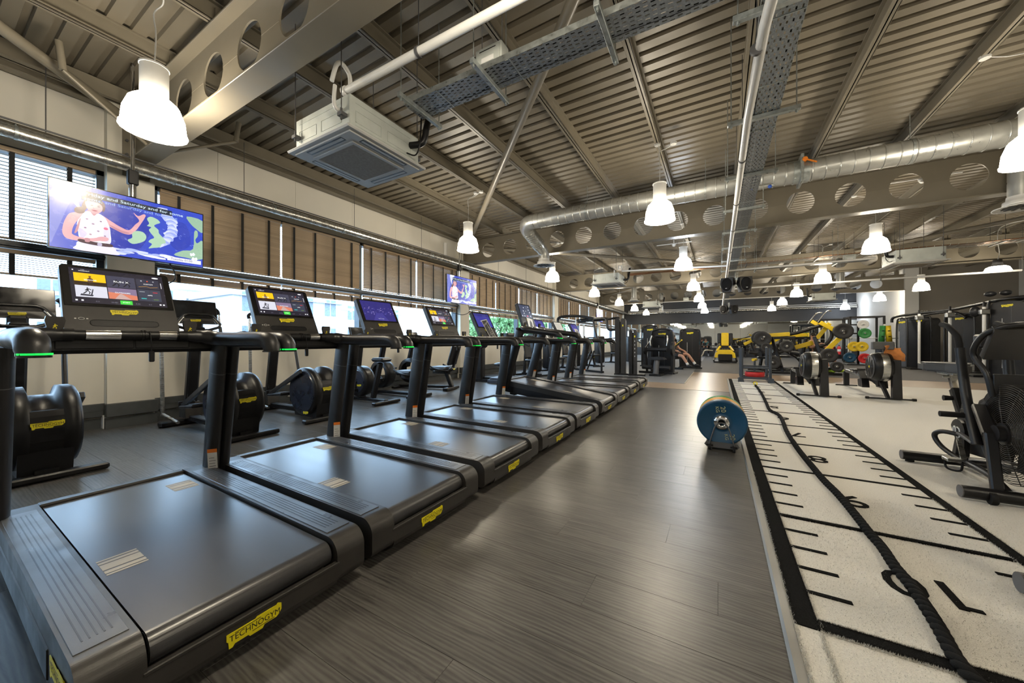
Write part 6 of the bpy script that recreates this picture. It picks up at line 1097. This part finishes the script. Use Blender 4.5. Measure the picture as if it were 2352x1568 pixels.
# soft play coloured training blocks beside the white wall
for (x, y, z0, w_, h, mt, lb) in ((6.40, 21.95, .0, .5, 1.0, mat('navy_block', (.02, .03, .05), .5), 'navy rubber storage block below the coloured cones'),):
    t = T('storage_block', lb, 'storage unit', (x, y, z0)); P('case', t, mt, ('box', -w_/2, w_/2, -.2, .2, 0, h, .03)); P('lid', t, BLK, ('box', -w_/2-.01, w_/2+.01, -.21, .21, h, h+.03, .01))
for (x, z, mt, tl, lb) in ((6.27, 1.03, GREEN, 4, 'green rubber power tube leaning on the navy block'), (6.53, 1.03, YLR, -4, 'yellow rubber power tube standing on the navy block')):
    t = T('power_tube', lb, 'training tube', (x, 21.95, z), 0, 'rubber power tubes'); t.rotation_euler = (0, R(tl), 0); P('tube', t, mt, ('lathe', [(.09, 0), (.10, 0), (.10, .75), (.06, .75), (.06, .05)], 20)); P('grip_slot', t, BLK, ('box', -.04, .04, -.105, -.09, .5, .54), ('box', -.04, .04, -.105, -.09, .25, .29))
# fire extinguishers
for (x, lb) in ((6.15, 'red fire extinguisher on the left of the pair by the far mirrors'), (6.5, 'red fire extinguisher on the right of the pair by the far mirrors')):
    t = T('fire_extinguisher', lb, 'fire extinguisher', (x, 29.4, .25), 0, 'fire extinguishers'); P('cylinder', t, RED, ('lathe', [(.0, 0), (.09, .01), (.095, .05), (.095, .42), (.06, .5), (.025, .53)], 18)); P('valve', t, BLK, ('box', -.02, .02, -.05, .03, .53, .6, .006)); P('label', t, WPL, ('lathe', [(.0955, .2), (.0955, .34)], 18)); P('stand', t, BLK, ('box', -.12, .12, -.1, .1, -.25, 0, .01))
    sg = T('wall_notice', 'white notice above '+lb.split(' on ')[1].replace('of the pair', 'hand extinguisher'), 'notice', (x, 29.93, .95), 0, 'notices above the extinguishers'); P('plate', sg, WPL, ('box', -.12, .12, -.012, .0, 0, .22)); P('red_band', sg, RED, ('box', -.11, .11, -.014, -.011, .14, .2)); 
# dumbbell rack along the mirrors
t = T('dumbbell_rack', 'long two tier dumbbell rack under the far mirrors', 'weight rack', (-.6, 29.2, 0)); P('tier', t, BLK, ('box', -2.6, 4.2, -.25, .15, .74, .78), ('box', -2.6, 4.2, -.3, .1, .36, .40)); P('leg', t, BLK, *[('bar', (x, -.3, 0), (x, .2, .8), .08, .08) for x in (-2.5, 0, 2.2, 4.1)])
db = T('dumbbell', 'black round dumbbell on the rack under the far mirrors', 'dumbbell', (0, 0, 0), 0, 'dumbbells under the mirrors'); P('head', db, RUB, ('cyl', (0, -.15, 0), (0, -.05, 0), .095, .095, 16)); P('head', db, RUB, ('cyl', (0, .05, 0), (0, .15, 0), .095, .095, 16)); P('grip', db, BRUSH, ('cyl', (0, -.06, 0), (0, .06, 0), .017, .017, 10))
first = True
for tier, (zz, oy) in enumerate(((.875, -.05), (.495, -.1))):
    for k in range(18):
        o = db if first else CP(db); first = False; o.location = (-3.1+.37*k, 29.2+oy, zz); o['label'] = 'black round dumbbell on the %s tier of the rack under the mirrors' % ('upper', 'lower')[tier]
# cable station on the right
for (x, y, rz, w_, d_, h, pn, lb) in ((7.35, 21.3, R(-52), .75, .5, 2.05, BLK, 'black cable station tower next to the storage block'), (6.75, 20.9, R(-52), .28, .5, 2.0, mat('navy_panel', (.055, .063, .08), .4), 'narrow navy tower with a white weight scale'), (7.55, 18.9, R(-52), .7, .5, 2.02, BLK, 'black cable station tower in the middle of the row'), (7.6, 16.6, R(-55), .7, .5, 2.28, ANTH, 'tallest cable station tower with a yellow badge near its top'), (8.2, 19.8, R(-52), .6, .4, 1.95, BLK, 'black cable station tower set back between the others')): tower(x, y, rz, w_, d_, h, lb, pn, 'cable station towers')
t = T('cable_station_frame', 'overhead tube frame with pulleys joining the cable station towers', 'weight machine', (0, 0, 0)); 
P('top_tube', t, BLK, ('tube', spline([(6.5, 21.6, 1.9), (6.55, 21.5, 2.12), (6.9, 20.6, 2.2), (7.2, 19.0, 2.22), (7.25, 17.5, 2.28), (7.3, 16.4, 2.34), (7.6, 15.7, 2.3), (7.75, 15.5, 1.9)], 5), .05, 12), ('tube', spline([(6.8, 20.8, 2.05), (7.1, 19.4, 2.15), (7.3, 18.8, 2.1), (7.4, 18.5, 1.9)], 5), .04, 10))
for (x, y) in ((6.75, 19.9), (6.95, 18.3), (7.05, 16.7)): P('guide_post', t, WPL, ('cyl', (x, y, .1), (x, y, 2.15), .04, .04, 12)); P('pulley_head', t, BRUSH, ('box', x-.1, x+.1, y-.08, y+.08, 1.92, 2.08, .02)); P('post_cap', t, BLK, ('cyl', (x, y, 2.08), (x, y, 2.3), .03, .03, 10)); P('post_foot', t, BLK, ('box', x-.3, x+.3, y-.2, y+.2, 0, .06, .01))
P('grip_ball', t, VINB, ('ball', (7.0, 16.3, 2.5), (.12, .12, .08)), ('ball', (7.3, 16.3, 2.52), (.12, .12, .08)), ('ball', (6.95, 16.9, 2.02), (.12, .1, .16)))
P('shin_pad', t, VINB, ('box', 6.6, 6.9, 15.9, 16.2, .9, 1.3, .05))
# ================================================================ PEOPLE
SKIN = mat('skin', (.42, .22, .14), .5, var=.1, scale=20); HAIR = mat('dark_hair', (.02, .015, .012), .6); TEAL = mat('teal_shirt', (.03, .20, .26), .8, var=.15); BLKC = mat('black_cloth', (.015, .015, .017), .85); GRYC = mat('grey_shorts', (.10, .11, .12), .85); LIME = mat('lime_shoe', (.50, .72, .05), .5); WSOCK = mat('white_sock', (.7, .7, .68), .85)
def skinned(name, verts, edges, rad, mt, par, root=0, lvl=2):
    me = bpy.data.meshes.new(name); me.from_pydata(verts, edges, []); me.materials.append(mt); o = OB(name, me, par)
    o.modifiers.new('skin', 'SKIN'); 
    if not me.skin_vertices: me.skin_vertices.new()
    sv = me.skin_vertices[0].data
    for i, r_ in enumerate(rad): sv[i].radius = (r_, r_) if isinstance(r_, (int, float)) else r_; sv[i].use_root = (i == root)
    s_ = o.modifiers.new('smooth', 'SUBSURF'); s_.levels = lvl; s_.render_levels = lvl
    return o
def person(label, loc, rz, J, shirt, shorts, shoe, hair=HAIR, group='people training'):
    t = T('person', label, 'person', loc, rz, group)
    N = ['pel', 'bel', 'che', 'nec', 'hdb', 'hdt', 'shl', 'ell', 'wrl', 'hal', 'shr', 'elr', 'wrr', 'har', 'hil', 'knl', 'anl', 'hir', 'knr', 'anr']
    rd_ = dict(pel=(.15, .11), bel=(.14, .105), che=(.16, .115), nec=.058, hdb=.075, hdt=.085, shl=.065, ell=.046, wrl=.032, hal=.04, shr=.065, elr=.046, wrr=.032, har=.04, hil=.095, knl=.062, anl=.042, hir=.095, knr=.062, anr=.042)
    E_ = [('pel', 'bel'), ('bel', 'che'), ('che', 'nec'), ('nec', 'hdb'), ('hdb', 'hdt'), ('che', 'shl'), ('shl', 'ell'), ('ell', 'wrl'), ('wrl', 'hal'), ('che', 'shr'), ('shr', 'elr'), ('elr', 'wrr'), ('wrr', 'har'), ('pel', 'hil'), ('hil', 'knl'), ('knl', 'anl'), ('pel', 'hir'), ('hir', 'knr'), ('knr', 'anr')]
    skinned('body', [J[n] for n in N], [(N.index(a), N.index(c)) for a, c in E_], [rd_[n] for n in N], SKIN, t)
    def sub(nm, names, sc, mt, ed):
        skinned(nm, [J[n] for n in names], [(names.index(a), names.index(c)) for a, c in ed], [tuple(q*sc for q in rd_[n]) if isinstance(rd_[n], tuple) else rd_[n]*sc for n in names], mt, t)
    J['mel'] = tuple(Vector(J['shl']).lerp(Vector(J['ell']), .6)); J['mer'] = tuple(Vector(J['shr']).lerp(Vector(J['elr']), .6)); rd_['mel'] = rd_['mer'] = .064
    sub('shirt', ['pel', 'bel', 'che', 'shl', 'mel', 'shr', 'mer'], 1.12, shirt, [('pel', 'bel'), ('bel', 'che'), ('che', 'shl'), ('shl', 'mel'), ('che', 'shr'), ('shr', 'mer')])
    J['thl'] = tuple(Vector(J['hil']).lerp(Vector(J['knl']), .75)); J['thr'] = tuple(Vector(J['hir']).lerp(Vector(J['knr']), .75)); rd_['thl'] = rd_['thr'] = .085
    sub('shorts', ['pel', 'hil', 'thl', 'hir', 'thr'], 1.14, shorts, [('pel', 'hil'), ('hil', 'thl'), ('pel', 'hir'), ('hir', 'thr')])
    for s_ in 'lr':
        a = Vector(J['an'+s_]); f = Vector(J.get('toe'+s_, tuple(a+Vector((0, -.16, -.05))))); h = a-(f-a).normalized()*.05; h.z = f.z
        skinned('shoe', [tuple(h), tuple(a.lerp(f, .45)), tuple(f)], [(0, 1), (1, 2)], [.05, .056, .042], shoe, t); P('sock', t, WSOCK, ('tube', [tuple(a.lerp(Vector(J['kn'+s_]), .02)), tuple(a.lerp(Vector(J['kn'+s_]), .22))], .048, 12))
        w_ = Vector(J['ha'+s_]); d = (w_-Vector(J['wr'+s_])).normalized(); side = d.cross(Vector((0, 0, 1))).normalized()
        fg = MB()
        for k in range(4): q = w_+side*(.027-.018*k); fg.tube(spline([q, q+d*.035+Vector((0, 0, -.006)), q+d*(.055+.006*(k in (1, 2)))+Vector((0, 0, -.03))], 3), .0085, 6)
        fg.tube(spline([w_-d*.02+side*.03, w_+d*.01+side*.052, w_+d*.035+side*.05+Vector((0, 0, -.015))], 3), .0095, 6); fg.build('fingers', SKIN, t)
    hb = Vector(J['hdb']).lerp(Vector(J['hdt']), .55); fwd = Vector(J.get('look', (0, -1, 0))).normalized(); up = (Vector(J['hdt'])-Vector(J['hdb'])).normalized()
    P('hair', t, hair, ('ball', tuple(hb-fwd*.022+up*.045), (.088, .094, .085), 16, 10)); sd = fwd.cross(up).normalized()
    for sg in (-1, 1): P('eye', t, WSOCK, ('ball', tuple(hb+fwd*.078+sd*sg*.032), .011, 8, 6)); P('ear', t, SKIN, ('ball', tuple(hb+sd*sg*.083), (.014, .022, .03), 8, 6))
    P('nose', t, SKIN, ('ball', tuple(hb+fwd*.09-up*.02), (.013, .016, .022), 8, 6)); P('mouth', t, mat('lips', (.3, .1, .08), .5), ('ball', tuple(hb+fwd*.078-up*.055), (.022, .01, .007), 8, 6)); return t
def seated(back=0): return dict(pel=(0, .05, .56), bel=(0, .08+back*.3, .74), che=(0, .09+back, .95), nec=(0, .07+back, 1.10), hdb=(0, .05+back, 1.18), hdt=(0, .04+back, 1.31), shl=(-.19, .09+back, 1.02), ell=(-.27, .02, .80), wrl=(-.22, -.2, .72), hal=(-.2, -.27, .70), shr=(.19, .09+back, 1.02), elr=(.27, .02, .80), wrr=(.22, -.2, .72), har=(.2, -.27, .70), hil=(-.10, .02, .55), knl=(-.15, -.38, .54), anl=(-.16, -.36, .12), hir=(.10, .02, .55), knr=(.15, -.38, .54), anr=(.16, -.36, .12))
# man in teal shirt on a bench, back to us
J = seated(); person('person in teal shirt sitting on a bench with back turned, head bowed', (-1.05, 20.6, 0), R(180), J, TEAL, BLKC, BLKC)
t = T('flat_bench', 'padded bench with upright back under the person in teal', 'bench', (-1.05, 20.6, 0), R(180)); P('pad', t, VINB, ('box', -.15, .15, -.3, .3, .38, .45, .03)); P('upright_pad', t, VINB, ('bar', (0, .30, .5), (0, .34, 1.12), .17, .07, .03)); P('frame', t, BLK, ('bar', (0, -.3, .05), (0, .45, .05), .08, .06), ('bar', (0, .2, .05), (0, .3, .9), .06, .06), ('bar', (-.3, -.3, .03), (.3, -.3, .03), .06, .05), ('bar', (-.3, .42, .03), (.3, .42, .03), .06, .05), ('bar', (0, -.1, .06), (0, -.1, .4), .06, .06))
# exerciser on the weight machine, one leg stretched out
J = seated(.05); J.update(knr=(.16, -.40, .60), anr=(.18, -.70, .22), toer=(.2, -.86, .16), anl=(-.16, -.62, .2), toel=(-.16, -.78, .14)); person('person in black seated at the weight tower, leg stretched toward the floor', (-1.45, 15.35, .0), R(62), J, BLKC, BLKC, BLKC)
t = T('machine_seat', 'padded machine seat under the person in black beside the weight tower', 'weight machine', (-1.45, 15.35, 0), R(62)); P('seat_pad', t, VINB, ('box', -.2, .2, -.15, .25, .40, .47, .03)); P('back_pad', t, VINB, ('bar', (0, .27, .5), (0, .36, 1.1), .3, .07, .03)); P('frame', t, BLK, ('bar', (0, .1, .0), (0, .1, .42), .1, .1), ('bar', (0, -.3, .04), (0, .5, .04), .1, .07), ('bar', (0, .4, .04), (0, .36, 1.0), .07, .06))
# exerciser on the tall pulldown
J = seated(.1); J.update(ell=(-.3, -.1, .85), wrl=(-.24, -.34, .98), hal=(-.22, -.41, 1.0), elr=(.3, -.1, .85), wrr=(.24, -.34, .98), har=(.22, -.41, 1.0), anl=(-.16, -.6, .14), anr=(.16, -.6, .14), toel=(-.16, -.78, .10), toer=(.16, -.78, .10)); person('person in grey with lime shoes seated inside the tall pulldown', (2.95, 15.9, .02), R(35), J, BLKC, GRYC, LIME)
